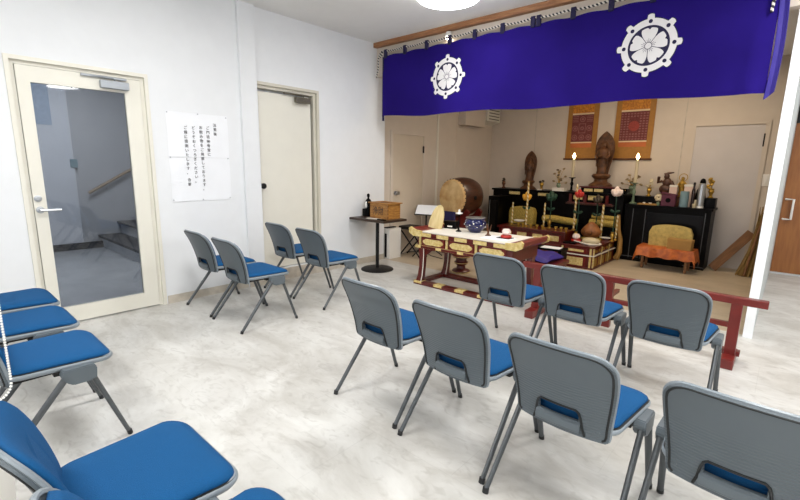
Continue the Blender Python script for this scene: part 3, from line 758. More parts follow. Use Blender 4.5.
tag(MB().box(TX1-0.44, TX1-0.14, TY0+0.1, TY0+0.34, TZ, TZ+0.004).build('altar_paper', M['paper']), 'flat white paper at the scrolled far end of the altar table', 'paper')

# lacquer footed stand seen below the table
p = P(460, 270, 'z', 0)
ls = thing('lacquer_bell_stand', 'dark red round lacquer stand on the floor, visible under the altar table', 'stand', (-2.98, 4.50, 0)); ls.scale = (0.85, 0.85, 0.95)
MB().lathe([(0.0, 0.0), (0.13, 0.0), (0.135, 0.02), (0.12, 0.035), (0.07, 0.05), (0.06, 0.09), (0.10, 0.12), (0.105, 0.14), (0.08, 0.15), (0.075, 0.185), (0.13, 0.205), (0.135, 0.225), (0, 0.225)], n=24).build('pedestal', M['red'], ls, True)
for z, r in ((0.008, 0.137), (0.13, 0.107), (0.215, 0.137)): MB().lathe([(r-0.004, z-0.004), (r, z), (r-0.004, z+0.004)], n=24).build('gilt_ring', M['goldpale'], ls, True)

# ------------------------------------------------------------------ red railing
ra = thing('red_railing', 'low dark red railing standing on the floor in front of the altar', 'railing', (0, 0, 0))
RY = 3.62
MB().box(-1.72, -0.01, RY-0.028, RY+0.028, 0.425, 0.475, 0.006).build('top_rail', M['rail'], ra)
MB().box(-1.58, -0.17, RY-0.018, RY+0.018, 0.255, 0.29, 0.004).build('middle_rail', M['rail'], ra)
for x in (-1.58, -0.98, -0.17):
    MB().box(x-0.032, x+0.032, RY-0.025, RY+0.025, 0.05, 0.43, 0.004).build('post', M['rail'], ra)
    if x != -0.98:
        MB().box(x-0.038, x+0.038, RY-0.14, RY+0.14, 0.0, 0.07, 0.006).box(x-0.055, x+0.055, RY+0.02, RY+0.08, 0.05, 0.085, 0.004).build('foot', M['rail'], ra)
MB().obox((-0.98, RY+0.13, 0.30), 0.03, 0.24, 0.03, (0, 0, 0), 0.003).build('return_rail', M['rail'], ra)

# purple cushion on its low bench behind the table
kb = thing('kneeling_bench', 'low dark red bench behind the altar table under the purple cushion', 'bench', (-2.15, 4.72, 0))
MB().box(-0.34, 0.34, -0.26, 0.26, 0.23, 0.27, 0.004).build('seat', M['red'], kb)
for sx in (-1, 1):
    for sy in (-1, 1): MB().box(sx*0.29-0.03, sx*0.29+0.03, sy*0.21-0.03, sy*0.21+0.03, 0, 0.23, 0.003).build('leg', M['red'], kb)
cu = MB()
def cf(u, v):
    x, y = 2*u-1, 2*v-1
    e = (1-abs(x)**4)*(1-abs(y)**4)
    return Vector((x*0.30, y*0.24, 0.035+0.055*max(0, e)**0.4+0.008*math.sin(x*9+y*3)))
cu.grid(cf, 20, 16); cu.solid(0.03)
tag(cu.build('purple_cushion', M['purple'], None, True, (-2.17, 4.72, 0.268)), 'wrinkled purple cushion on the low bench behind the altar table', 'cushion')

ld = thing('low_black_desk', 'low black desk beyond the purple cushion carrying a white sheet', 'desk', (-2.25, 5.45, 0))
MB().box(-0.24, 0.20, -0.12, 0.12, 0.27, 0.295, 0.003).build('desk_top', M['black'], ld)
for sx in (-0.21, 0.17): MB().box(sx-0.02, sx+0.02, -0.10, 0.10, 0, 0.27).build('leg', M['black'], ld)
tag(MB().obox((-2.22, 5.44, 0.297), 0.24, 0.16, 0.004, (0, 0, 0.1)).build('prayer_sheet', M['paper']), 'white sheet lying on the low black desk beyond the purple cushion', 'paper')

# ------------------------------------------------------------------ inner chest with gold panels (right of the red shelf)
ic = thing('lacquer_chest', 'low red lacquer side chest with gold front panels and pale edging', 'chest', (0, 0, 0))
X0, X1, Y0, Y1, Z1 = -2.245, -1.83, 5.84, 6.74, 0.30
MB().box(X0, X1, Y0, Y1, 0.0, Z1-0.02).build('chest_body', M['red'], ic)
MB().box(X0-0.02, X1+0.02, Y0-0.02, Y1, Z1-0.02, Z1, 0.003).build('chest_top', M['red'], ic)
MB().box(X0-0.025, X1+0.025, Y0-0.026, Y0-0.006, 0.175, 0.187).box(X1+0.006, X1+0.025, Y0, Y1, 0.175, 0.187).build('pale_ledge', M['cloth'], ic)
for z0, z1 in ((0.205, 0.265), (0.02, 0.155)):
    pn = MB().box(X0+0.05, X1-0.08, Y0-0.008, Y0, z0, z1).build('front_panel', M['rail'], ic)
    MB().box(X0+0.085, X1-0.115, Y0-0.014, Y0-0.008, z0+0.014, z1-0.014, 0.003).build('gold_inset', M['goldpale'], pn)
    for k in range(5):
        y = Y0+0.04+k*0.155
        pn = MB().box(X1, X1+0.008, y, y+0.13, z0, z1).build('side_panel', M['rail'], ic)
        MB().box(X1+0.008, X1+0.014, y+0.02, y+0.11, z0+0.012, z1-0.012).build('gold_inset', M['gold'], pn)
for x, y in ((X0+0.01, Y0), (X1-0.03, Y0), (X1+0.0, Y0+0.02), (X1, Y0+0.33), (X1, Y0+0.64)):
    MB().box(x-0.008, x+0.016, y-0.012, y+0.010, 0.0, Z1-0.02).build('pale_edging', M['goldpale'], ic)
MB().box(X0-0.02, X1+0.02, Y0-0.02, Y1, 0, 0.02).build('plinth', M['red'], ic)

def on_chest(px, py): return P(px, py, 'z', Z1)
# wooden fish bell on cushion
mk = thing('wooden_fish_drum', 'brown carved wooden slit drum lying on the red side chest', 'drum', (-2.06, 6.40, Z1)); mk.scale = (0.88, 0.88, 0.92)
MB().lathe([(0, 0), (0.13, 0.0), (0.15, 0.025), (0.12, 0.05), (0, 0.055)], n=20).build('cushion', M['brocade'], mk, True)
mkb = MB().ball((0, 0, 0.16), 0.17, 0.14, 0.13, n=18)
for v in mkb.bm.verts:
    f_ = 1-0.55*max(0, (v.co.z-0.12)/0.17); v.co.x *= f_
mkb.build('drum_body', mat('carved_brown_wood', '#9a6234', 0.5, col2='#7a4822', scale=14), mk, True)
mo = MB()
mo.tube([(0.06*math.cos(t), -0.135+0.02*abs(math.sin(t)), 0.14+0.045*math.sin(t)) for t in [2*PI*k/16 for k in range(17)]], 0.008, 6).build('carved_ring', M['wood_dark'], mk, True)
fc = thing('white_cloth_hat', 'cream folded cloth cap lying at the outer edge of the red side chest', 'cap', (-1.945, 6.08, Z1)); fc.scale = (0.9, 0.9, 0.95)
MB().ball((0, 0, 0.045), 0.13, 0.10, 0.05, n=14).build('crown', M['candle'], fc, True)
MB().lathe([(0.10, 0.0), (0.15, 0.004), (0.15, 0.014), (0.10, 0.02)], n=20).build('brim', M['cloth'], fc, True)
b = bell(576.5, 240, Z1, 'white and red bell standing on the red side chest', sc=1.2); b.location = (-2.15, 6.09, Z1)
tag(MB().obox((-2.17, 5.92, Z1+0.012), 0.16, 0.10, 0.024, (0, 0, 0.1), 0.004).build('black_tray', M['black']), 'black lacquer tray at the front corner of the red side chest', 'tray')
tag(MB().tube([(-1.90, 5.90, Z1+0.015), (-2.15, 6.02, Z1+0.03)], 0.008).build('bell_striker', M['cloth'], None, True), 'pale wooden striker lying across the red side chest', 'striker')

# ------------------------------------------------------------------ long red shelf
SX0, SX1, SY0, SY1, SZ = -3.34, -2.275, 6.02, 6.34, 0.43
sh_ = thing('altar_shelf', 'long dark red lacquer shelf with gold panels behind the altar table', 'shelf', (0, 0, 0))
MB().box(SX0, SX1, SY0-0.02, SY1, SZ-0.035, SZ, 0.004).build('shelf_top', M['red'], sh_)
MB().box(SX0+0.02, SX1-0.01, SY0+0.01, SY1-0.01, 0.0, SZ-0.035).build('shelf_body', M['red'], sh_)
for k in range(4):
    x = SX0+0.06+k*0.245
    pn = MB().box(x, x+0.21, SY0, SY0+0.01, SZ-0.16, SZ-0.055).build('panel', M['rail'], sh_)
    MB().box(x+0.03, x+0.18, SY0-0.006, SY0, SZ-0.145, SZ-0.07, 0.008).build('gold_inset', M['goldpale'], pn)
    MB().box(x, x+0.21, SY0+0.004, SY0+0.01, 0.03, SZ-0.19).build('lower_panel', M['rail'], sh_)
# gold cups along the front edge of the shelf
cup0 = None
for k, px in enumerate((518, 522.5, 530.5, 536.5, 542, 555.5, 561, 566)):
    q = P(px, 231, 'y', 6.06)
    lab = 'small gilt cup standing along the front edge of the long red shelf'
    if cup0 is None:
        cup0 = thing('gilt_cup', lab, 'cup', (q.x, 6.06, SZ), group='gilt cups on the red shelf')
        MB().lathe([(0.016, 0), (0.016, 0.006), (0.007, 0.014), (0.007, 0.022), (0.02, 0.034), (0.022, 0.058), (0.018, 0.06), (0.016, 0.04), (0, 0.036)], n=12).build('cup_body', M['gold'], cup0, True)
    else: dup(cup0, (q.x, 6.06, SZ), 0, lab)
# tall spiral candles
def spiral(px, py0, y, ztop, r, label, z0=SZ, name='spiral_candle'):
    q = P(px, py0, 'y', y)
    c = thing(name, label, 'candle', (q.x, y, z0), group='spiral candles on the altar')
    MB().lathe([(r*2.4, 0), (r*2.4, 0.01), (r*1.2, 0.02), (r*1.2, 0.03)], n=12).build('holder', M['gold'], c, True)
    MB().lathe([(r, 0.028), (r, ztop-z0), (0, ztop-z0+0.01)], n=12).build('shaft', M['candygold'], c, True)
spiral(526, 222, 6.16, 1.10, 0.013, 'tall gold-and-white spiral pole on the red shelf, rising before the wall-side statue')
spiral(573.5, 228, 6.32, 1.08, 0.013, 'tall gold-and-white spiral pole at the chest end of the red shelf')
spiral(512, 220, 6.22, 0.77, 0.012, 'shorter gold-and-white spiral candle at the drum end of the red shelf')
spiral(543.5, 225, 6.18, 0.80, 0.011, 'mid-height spiral candle in the middle of the red shelf beside the green lotus')
spiral(602, 222, 6.55, 0.80, 0.014, 'short gold spiral candle rising behind the wooden slit drum', Z1)
spiral(616.5, 228, 6.68, 0.66, 0.012, 'short gold spiral candle at the back corner of the red side chest', Z1)

def lotus(px, pyb, pyt, y, zb, m, label, R=0.055, vase=True):
    q0 = P(px, pyb, 'y', y); q1 = P(px, pyt, 'y', y)
    H = q1.z-zb
    t = thing('lotus_ornament', label, 'flower', (q1.x, y, zb), group='lotus ornaments on the altar')
    MB().lathe([(0.03, 0), (0.03, 0.01), (0.014, 0.02), (0.022, 0.06), (0.03, 0.09), (0.016, 0.12), (0.022, 0.135), (0, 0.13)], n=14).build('vase', M['gold'], t, True)
    st_ = MB().tube([(0, 0, 0.12), (0.008, 0, H*0.6), (0, 0, H-R*0.6)], 0.008)
    for s_ in (-1, 1): st_.ball((s_*0.035, 0, H*0.62), 0.035, 0.012, 0.02, n=8, rot=(0, -s_*0.5, 0))
    st_.build('stem', M['green'], t, True)
    b_ = MB()
    for k in range(6):
        a = 2*PI*k/6; b_.ball((R*0.6*math.cos(a), R*0.6*math.sin(a), H-0.004), R*0.42, R*0.42, R*0.72, n=8, rot=(0.0, 0.45*math.cos(a), 0))
    b_.ball((0, 0, H+0.025), R*0.5, R*0.5, R*0.85, n=10)
    b_.build('blossom', m, t, True)
lotus(527, 222, 197, 6.26, SZ, M['yellow'], 'orange-yellow lotus ornament on the red shelf', 0.07)
lotus(551.5, 224, 197, 6.28, SZ, M['green'], 'dark green lotus ornament on the red shelf', 0.08)
lotus(579.5, 226, 194.5, 6.22, Z1, M['redpetal'], 'bright red lotus ornament at the chest end of the shelf', 0.06)
lotus(598, 224, 200, 6.64, Z1, M['bronzepetal'], 'dark bronze lotus ornament behind the wooden slit drum', 0.065)
lotus(617, 226, 192.5, 6.53, Z1, M['pinkpetal'], 'white and pale pink lotus ornament beside the black cabinet', 0.072)
q = P(521, 221, 'y', 6.2)
wd = thing('footed_dish', 'white footed dish on the red shelf beside the tall spiral pole', 'dish', (q.x, 6.14, SZ))
MB().lathe([(0.03, 0), (0.03, 0.008), (0.012, 0.02), (0.012, 0.06), (0.03, 0.07)], n=14).build('foot', M['gold'], wd, True)
MB().lathe([(0.0, 0.07), (0.07, 0.075), (0.085, 0.09), (0.08, 0.095), (0, 0.085)], n=18).build('plate', M['white'], wd, True)
q = P(581, 222, 'z', SZ)
tag(MB().lathe([(0, 0), (0.04, 0), (0.075, 0.025), (0.07, 0.03), (0, 0.012)], n=18).build('white_saucer', M['white'], None, True, (-1.93, 6.66, Z1)), 'white saucer behind the wooden slit drum', 'saucer')

# ------------------------------------------------------------------ main altar (black tiers with gold)
AX0, AX1, AY0, AY1, AZ = -3.93, -1.80, 6.86, 7.26, 0.95
al = thing('main_altar', 'black and red lacquer altar platform with gold openwork panels', 'altar', (0, 0, 0))
MB().box(AX0, AX1, AY0, AY1, 0.0, AZ-0.03).build('altar_body', M['black'], al)
MB().box(AX0-0.02, AX1+0.01, AY0-0.03, AY1, AZ-0.03, AZ, 0.004).build('altar_top', M['black'], al)
for x0, x1, z0, z1 in ((-3.62, -3.42, 0.86, 0.91), (-3.10, -2.90, 0.86, 0.91), (-2.52, -2.38, 0.84, 0.91), (-2.30, -2.08, 0.84, 0.91)):
    MB().box(x0, x1, AY0-0.012, AY0, z0, z1, 0.006).build('gold_panel', M['goldpale'], al)
MB().box(-2.62, -1.92, AY0-0.05, AY0, 0.765, 0.79, 0.004).build('red_ledge', M['wood_drum'], al)
for x in (-2.56, -2.34, -2.02): MB().box(x-0.02, x+0.02, AY0-0.03, AY0, 0.79, AZ-0.03).build('red_post', M['red'], al)
MB().box(-2.60, -1.95, AY0-0.03, AY0, 0.79, 0.80).build('red_moulding', M['rail'], al)
# black wing cabinet
wc = thing('black_side_cabinet', 'tall black lacquer cabinet standing between the drum and the altar', 'cabinet', (-3.75, 6.62, 0))
MB().box(0, 0.19, -0.22, 0.2, 0, 0.84, 0.004).build('cabinet_body', M['black'], wc)
MB().box(0.035, 0.155, -0.228, -0.22, 0.06, 0.78).build('door', mat('black_panel_gloss', '#0d0d0f', 0.25, var=0.2, spec=0.25), wc)
MB().box(0.03, 0.036, -0.232, -0.228, 0.06, 0.78).build('silver_line', M['closer'], wc)
# gold brocade covered things
def cush(name, label, cat, x, y, z, w_, d_, h_, m, archy=0.15, seg=16):
    mb = MB()
    rs = []
    for j, yy in enumerate((-d_/2, -d_/2*0.85, 0, d_/2*0.85, d_/2)):
        k = (0.93, 1, 1, 1, 0.93)[j]
        r = []
        for i in range(seg+1):
            t = i/seg; xx = (2*t-1)
            r.append((xx*w_/2*k, yy, h_*(1-archy*abs(xx)**2.5)*k*(1-(0.25 if i in (0, seg) else 0))))
        for i in range(seg, -1, -1):
            r.append(((2*i/seg-1)*w_/2*k*0.98, yy, 0.0))
        rs.append(r)
    mb.rings(rs)
    return tag(mb.build(name, m, None, True, (x, y, z)), label, cat)
q = P(513, 228, 'y', 6.45)
cush('gold_cushion', 'upright gold brocade cushion against the altar, beside the black side cabinet', 'cushion', -3.28, 6.72, 0.40, 0.44, 0.14, 0.28, M['brocade'], 0.12)
tag(MB().box(-3.53, -3.02, 6.58, 6.84, 0, 0.40, 0.006).build('black_plinth', M['black']), 'plain black plinth under the upright gold cushion', 'plinth')
bk = thing('rolled_brocade', 'rolled gold brocade on a black stand behind the green lotus', 'cloth roll', (-2.62, 6.70, 0))
MB().box(-0.32, 0.30, -0.12, 0.12, 0, 0.46, 0.006).build('stand', M['black'], bk)
MB().tube([(-0.28, -0.02, 0.52), (-0.1, -0.03, 0.53), (0.1, -0.02, 0.51), (0.25, 0, 0.50)], 0.055, 12).build('roll', M['brocade'], bk, True)
bk = thing('folded_brocade', 'folded gold cloth on a black stand behind the wooden slit drum', 'cloth', (-2.0, 6.80, 0))
MB().box(-0.24, 0.16, -0.045, 0.05, 0, 0.46, 0.006).build('stand', M['black'], bk)
MB().tube([(-0.22, 0.0, 0.515), (0.14, 0.0, 0.515)], 0.05, 12).tube([(-0.2, 0.02, 0.60), (0.14, 0.02, 0.59)], 0.038, 12).build('roll', M['brocade'], bk, True)
# curved brown screen edge beside the cabinet
tag(MB().tube([(-1.80, 6.78, 0.02), (-1.76, 6.78, 0.12), (-1.765, 6.78, 0.30), (-1.80, 6.78, 0.45), (-1.82, 6.78, 0.66)], 0.045, 10, 0.02).build('curved_gold_stand', M['gumbox'], None, True), 'curved gilded upright standing between the side chest and the black cabinet', 'stand')

# ------------------------------------------------------------------ right black cabinet
CX0, CX1, CY0, CY1, CZ = -1.77, -0.74, 6.88, 7.26, 0.82
cb = thing('black_cabinet', 'wide black lacquer cabinet behind the orange-covered stool', 'cabinet', (0, 0, 0))
MB().box(CX0, CX1, CY0, CY1, 0.0, CZ-0.03).build('cabinet_body', M['black'], cb)
MB().box(CX0-0.0, CX1+0.02, CY0-0.03, CY1, CZ-0.03, CZ, 0.004).build('cabinet_top', M['black'], cb)
for x in (-1.66, -1.50, -0.80):
    MB().box(x-0.004, x+0.004, CY0-0.008, CY0, 0.05, CZ-0.06).build('silver_line', M['darkline'], cb)
MB().box(CX0, -1.53, CY0-0.006, CY0, 0.06, 0.07).box(-0.98, CX1, CY0-0.006, CY0, 0.03, 0.04).build('silver_base_line', M['darkline'], cb)
dg_ = mat('black_glossy_panel', '#0b0c0f', 0.2, var=0.3, scale=4, spec=0.25)
MB().box(-1.48, -0.82, CY0-0.006, CY0, 0.08, 0.72).build('door', dg_, cb)
us = thing('upper_step', 'black raised step along the back of the black cabinet top', 'step', (0, 0, CZ))
MB().box(CX0, -1.30, 7.08, 7.26, 0, 0.11, 0.004).build('step_body', M['black'], us)
b_ = tag(MB().box(-0.86, -0.73, 7.00, 7.18, CZ, CZ+0.13, 0.004).build('black_block', M['black']), 'small black block at the door end of the black cabinet top', 'block')

# stool with orange cloth
sto = thing('orange_covered_stool', 'low wooden stool draped with orange brocade cloth', 'stool', (-1.14, 6.62, 0)); sto.scale = (1, 1, 1.14)
MB().box(-0.31, 0.31, -0.15, 0.15, 0.22, 0.25, 0.004).build('seat', M['wood_dark'], sto)
for sx in (-1, 1):
    for sy in (-1, 1): MB().box(sx*0.25-0.015, sx*0.25+0.015, sy*0.11-0.015, sy*0.11+0.015, 0, 0.225, 0.003).build('leg', M['plank'], sto)
oc = MB()
def of(u, v):
    x, y = (2*u-1)*0.42, (2*v-1)*0.25
    ox, oy = max(0, abs(x)-0.325), max(0, abs(y)-0.165)
    d = max(ox, oy)
    z = 0.262-1.5*d-(0.25*min(ox, oy))*3-0.01*math.sin(x*31)*min(1, d*14)
    xx = math.copysign(min(abs(x), 0.325)+ox*0.35, x); yy = math.copysign(min(abs(y), 0.165)+oy*0.30, y)
    if d > 0: yy += 0.012*math.sin(x*26); 
    return Vector((xx, yy, z))
oc.grid(of, 44, 26); oc.solid(0.004)
tag(oc.build('orange_cloth', M['orange'], None, True, (-1.14, 6.62, 0.036)), 'orange brocade cloth draped over the low stool, corners hanging', 'cloth')
cush('yellow_cushion', 'upright yellow-gold brocade cushion with a wavy top on the orange cloth', 'cushion', -1.13, 6.70, 0.298, 0.50, 0.10, 0.29, mat('yellow_brocade', '#ccb468', 0.7, col2='#b09a58', scale=30, bump=0.2, bscale=160), 0.16)
gb = thing('tan_box', 'tan square box on the orange cloth in front of the yellow cushion', 'box', (-0.985, 6.56, 0.298), -0.08)
MB().box(-0.135, 0.135, -0.065, 0.065, 0, 0.12, 0.004).build('box_body', M['gumbox'], gb)
MB().box(-0.138, 0.138, -0.068, 0.068, 0.10, 0.135, 0.004).build('lid', M['gumbox'], gb)

# ------------------------------------------------------------------ statues
def statue(name, label, x, y, z, H, W, m, halo=True, mand=True):
    t = thing(name, label, 'statue', (x, y, z))
    pd = MB().lathe([(W*0.62, 0), (W*0.62, H*0.03), (W*0.5, H*0.06), (W*0.36, H*0.09), (W*0.34, H*0.13), (W*0.48, H*0.17), (W*0.50, H*0.20), (W*0.42, H*0.23), (0, H*0.23)], n=20)
    pd.build('pedestal', m, t, True)
    h0 = H*0.22; B = H*0.58
    f_ = MB()
    prof = [(0.0, 0), (0.17, 0.0), (0.18, 0.04), (0.145, 0.2), (0.15, 0.42), (0.17, 0.55), (0.185, 0.68), (0.17, 0.78), (0.10, 0.825), (0.055, 0.845), (0.055, 0.865), (0.08, 0.89), (0.085, 0.93), (0.07, 0.975), (0.04, 1.0), (0, 1.005)]
    f_.lathe([(r*B*0.9, z_*B+h0) for r, z_ in prof], n=18)
    for v in f_.bm.verts: v.co.y *= 0.75
    for s_ in (-1, 1):
        f_.tube([(s_*0.16*B, 0, h0+0.74*B), (s_*0.19*B, -0.03*B, h0+0.58*B), (s_*0.13*B, -0.12*B, h0+0.50*B), (s_*0.03*B, -0.15*B, h0+0.56*B)], 0.045*B, 8, 0.03*B)
        f_.tube([(s_*0.15*B, -0.06*B, h0+0.52*B), (s_*0.17*B, -0.05*B, h0+0.25*B)], 0.03*B, 6, 0.012*B)
    f_.ball((0, -0.075*B, h0+0.925*B), 0.018*B, 0.02*B, 0.03*B, n=6)
    f_.build('figure', m, t, True)
    if mand:
        KW = [(0, 0.52), (0.15, 0.62), (0.35, 0.84), (0.52, 0.98), (0.66, 1.0), (0.78, 0.88), (0.87, 0.66), (0.94, 0.36), (1.0, 0.0)]
        poly = []
        for i in range(25):
            k = i/24
            for (k0, w0), (k1, w1) in zip(KW, KW[1:]):
                if k0 <= k <= k1: ww = w0+(w1-w0)*(k-k0)/(k1-k0)
            poly.append((W*0.5*ww, H*0.20+k*H*0.80))
        pl = [(a, b_) for a, b_ in poly]+[(-a, b_) for a, b_ in poly[::-1]][1:]
        mb = MB().prism(pl, 0.07*H, 0.09*H, 'y').build('mandorla', m, t)
        mr = MB()
        mr.tube([(a*0.97, 0.068*H, b_*0.995) for a, b_ in pl], 0.012*H, 6).build('carved_rim', m, mb, True)
        MB().tube([(a*0.72, 0.066*H, 0.2*H+(b_-0.2*H)*0.80) for a, b_ in pl], 0.008*H, 6).build('inner_rim', m, mb, True)
    return t
WS = mat('statue_wood', '#6b4322', 0.5, col2='#3f2410', scale=16, bump=0.4, bscale=50)
q0 = P(531.5, 184, 'y', 7.1)
statue('wooden_statue', 'slender carved wooden statue with pointed backing at the drum end of the altar', q0.x-0.05, 7.08, AZ, 0.64, 0.215, WS)
sp_ = thing('statue_base_box', 'black and red lacquer box with gold panels under the central statue', 'pedestal', (-2.21, 7.06, AZ))
MB().box(-0.23, 0.23, -0.15, 0.17, 0, 0.075, 0.004).build('lower_box', M['black'], sp_)
MB().box(-0.25, 0.25, -0.17, 0.18, 0.075, 0.095, 0.004).build('top_board', M['red'], sp_)
for x in (-0.18, -0.03): MB().box(x, x+0.13, -0.156, -0.15, 0.015, 0.06, 0.004).build('gold_panel', M['goldpale'], sp_)
statue('wooden_statue', 'tall central wooden statue with large pointed backing between the two scrolls', -2.21, 7.07, AZ+0.095, 0.82, 0.27, WS)

# guardian-like dark figure
q = P(664.5, 190, 'y', 7.12)
gd = thing('dark_figurine', 'dark brown carved figurine with a swept headdress on the black cabinet', 'figurine', (q.x, 7.18, CZ+0.11))
g = MB().lathe([(0.09, 0), (0.095, 0.03), (0.06, 0.05), (0, 0.05)], n=12)
g.ball((0, 0, 0.11), 0.085, 0.06, 0.075, n=10).ball((0.01, 0, 0.2), 0.06, 0.05, 0.07, n=10).ball((0, -0.01, 0.285), 0.036, 0.036, 0.042, n=10)
g.tube([(0.06, 0, 0.22), (0.10, -0.02, 0.15), (0.07, -0.06, 0.10)], 0.022, 8).tube([(-0.05, 0, 0.22), (-0.10, -0.02, 0.20), (-0.09, -0.05, 0.28)], 0.02, 8)
g.tube([(-0.03, 0, 0.31), (0.02, 0, 0.335), (0.08, 0, 0.345)], 0.025, 8, 0.008)
g.build('figure', mat('dark_brown_carving', '#3a2016', 0.45, col2='#5a3826', scale=25, bump=0.3), gd, True)
q = P(681, 190, 'y', 7.12)
gg = thing('gilded_figurine', 'small gilded standing figurine with a thin ring halo on the black cabinet', 'figurine', (q.x, 7.16, CZ))
MB().box(-0.08, 0.08, -0.06, 0.06, 0, 0.09, 0.004).lathe([(0.06, 0.09), (0.06, 0.12), (0.03, 0.13)], n=10).build('pedestal', M['wood_dark'], gg)
g = MB().lathe([(0.045, 0.12), (0.05, 0.14), (0.034, 0.2), (0.04, 0.27), (0.048, 0.31), (0.03, 0.335), (0.013, 0.345), (0.022, 0.365), (0.022, 0.385), (0, 0.4)], n=14)
g.tube([(0.045, 0, 0.30), (0.05, -0.02, 0.26), (0.01, -0.045, 0.27)], 0.012, 6).tube([(-0.045, 0, 0.30), (-0.05, -0.02, 0.26), (-0.01, -0.045, 0.27)], 0.012, 6)
g.build('figure', M['gold'], gg, True)
MB().tube([(0.05*math.cos(a), 0.02, 0.39+0.05*math.sin(a)) for a in [2*PI*k/20 for k in range(21)]], 0.005, 5).build('halo', M['gold'], gg, True)

# ------------------------------------------------------------------ candles and vases on the altar top
def lit_candle(px, y, z, hs, hc, m, label):
    q = P(px, 170, 'y', y)
    c = thing('lit_candle', label, 'candle', (q.x, y, z), group='lit candles on the altar')
    MB().lathe([(0.05, 0), (0.05, 0.012), (0.02, 0.025), (0.014, hs*0.4), (0.028, hs*0.55), (0.014, hs*0.7), (0.018, hs-0.02), (0.055, hs-0.006), (0.05, hs)], n=16).build('candlestick', m, c, True)
    MB().lathe([(0.023, hs-0.002), (0.022, hs+hc), (0, hs+hc+0.004)], n=14).build('wax', M['candle'], c, True)
    MB().lathe([(0, hs+hc-0.002), (0.017, hs+hc+0.025), (0.026, hs+hc+0.045), (0.018, hs+hc+0.07), (0, hs+hc+0.10)], n=12).build('flame', M['flame'], c, True)
lit_candle(573, 6.98, AZ, 0.22, 0.28, M['black'], 'lit white candle in a black holder below the plainer scroll edge, wall side')
lit_candle(636.5, 7.0, CZ+0.0, 0.30, 0.32, M['greenvase'], 'lit white candle in a greenish holder below the scroll nearer the partition')
def bouquet(px, y, z, H, m_v, label, n=9, spread=0.09, mf=None, name='gilt_flower_vase', seed=1):
    q = P(px, 180, 'y', y)
    rnd = random.Random(seed)
    t = thing(name, label, 'flower vase', (q.x, y, z))
    MB().lathe([(0.032, 0), (0.034, 0.012), (0.018, 0.025), (0.02, 0.05), (0.035, 0.085), (0.026, 0.11), (0.034, 0.125), (0, 0.115)], n=14).build('vase', m_v, t, True)
    b1, b2 = MB(), MB()
    for k in range(n):
        f_ = (k+0.5)/n; x = spread*(rnd.random()*2-1)*(1-0.5*f_); yy = 0.03*(rnd.random()*2-1); zz = 0.12+(H-0.12)*f_
        b1.tube([(0, 0, 0.11), (x*0.4, yy*0.4, 0.11+(zz-0.11)*0.6), (x, yy, zz)], 0.003, 4)
        b2.ball((x, yy, zz), 0.026, 0.012, 0.016, n=7, rot=(0, rnd.random()*1.2-0.6, 0))
    b1.build('stems', M['gold'], t, True); b2.build('petals', mf or M['tanpetal'], t, True)
bouquet(559, 7.0, AZ, 0.36, M['greenvase'], 'tall dark-leaved metal flower spray in a vase beside the lit candle', 12, 0.12, None, seed=2)
bouquet(504, 7.05, AZ, 0.17, M['wood_dark'], 'tiny flower spray at the outer corner of the altar top', 3, 0.03, M['bronzepetal'], seed=3)
bouquet(542, 7.05, AZ, 0.15, M['gold'], 'tiny flower spray between the slender statue and the flower vase', 3, 0.03, M['bronzepetal'], seed=4)
bouquet(632, 7.16, AZ, 0.28, M['greenvase'], 'metal flower spray behind the lit candle with the greenish holder', 13, 0.15, None, seed=5)
bouquet(650.5, 7.14, CZ+0.11, 0.24, M['gold'], 'pale golden flower vase beside the dark brown figurine', 8, 0.06, M['candle'], seed=6)
bouquet(713, 7.09, CZ+0.13, 0.26, M['gold'], 'golden flower vase on the small black block beside the pale door', 9, 0.06, M['gold'], seed=7)
ly = thing('lacquer_offering_tray', 'black lacquer offering tray with gilt studs beside the central statue', 'tray', (-1.86, 6.98, AZ)); ly.scale = (0.62, 1, 1)
MB().box(-0.15, 0.13, -0.09, 0.09, 0.02, 0.04, 0.003).box(-0.10, -0.06, -0.05, 0.05, 0, 0.02).box(0.05, 0.09, -0.05, 0.05, 0, 0.02).build('tray_body', M['black'], ly)
MB().box(-0.155, 0.135, -0.095, -0.085, 0.04, 0.075).box(-0.155, 0.135, 0.085, 0.095, 0.04, 0.075).box(-0.155, -0.145, -0.095, 0.095, 0.04, 0.075).box(0.125, 0.135, -0.095, 0.095, 0.04, 0.075).build('tray_rim', M['black'], ly)
st_ = MB()
for k in range(5): st_.ball((-0.12+k*0.055, -0.097, 0.058), 0.009, n=6)
st_.build('gilt_studs', M['gold'], ly, True)
tag(MB().box(-2.87, -2.68, 6.85, 6.97, AZ, AZ+0.05, 0.003).build('white_wrapped_box', M['cloth']), 'flat white box on the altar top below the tall flower spray', 'box')
tag(MB().box(-3.13, -3.07, 6.86, 6.92, AZ, AZ+0.02, 0.003).build('small_white_block', M['cloth']), 'tiny white block on the altar top beside the slender statue', 'block')

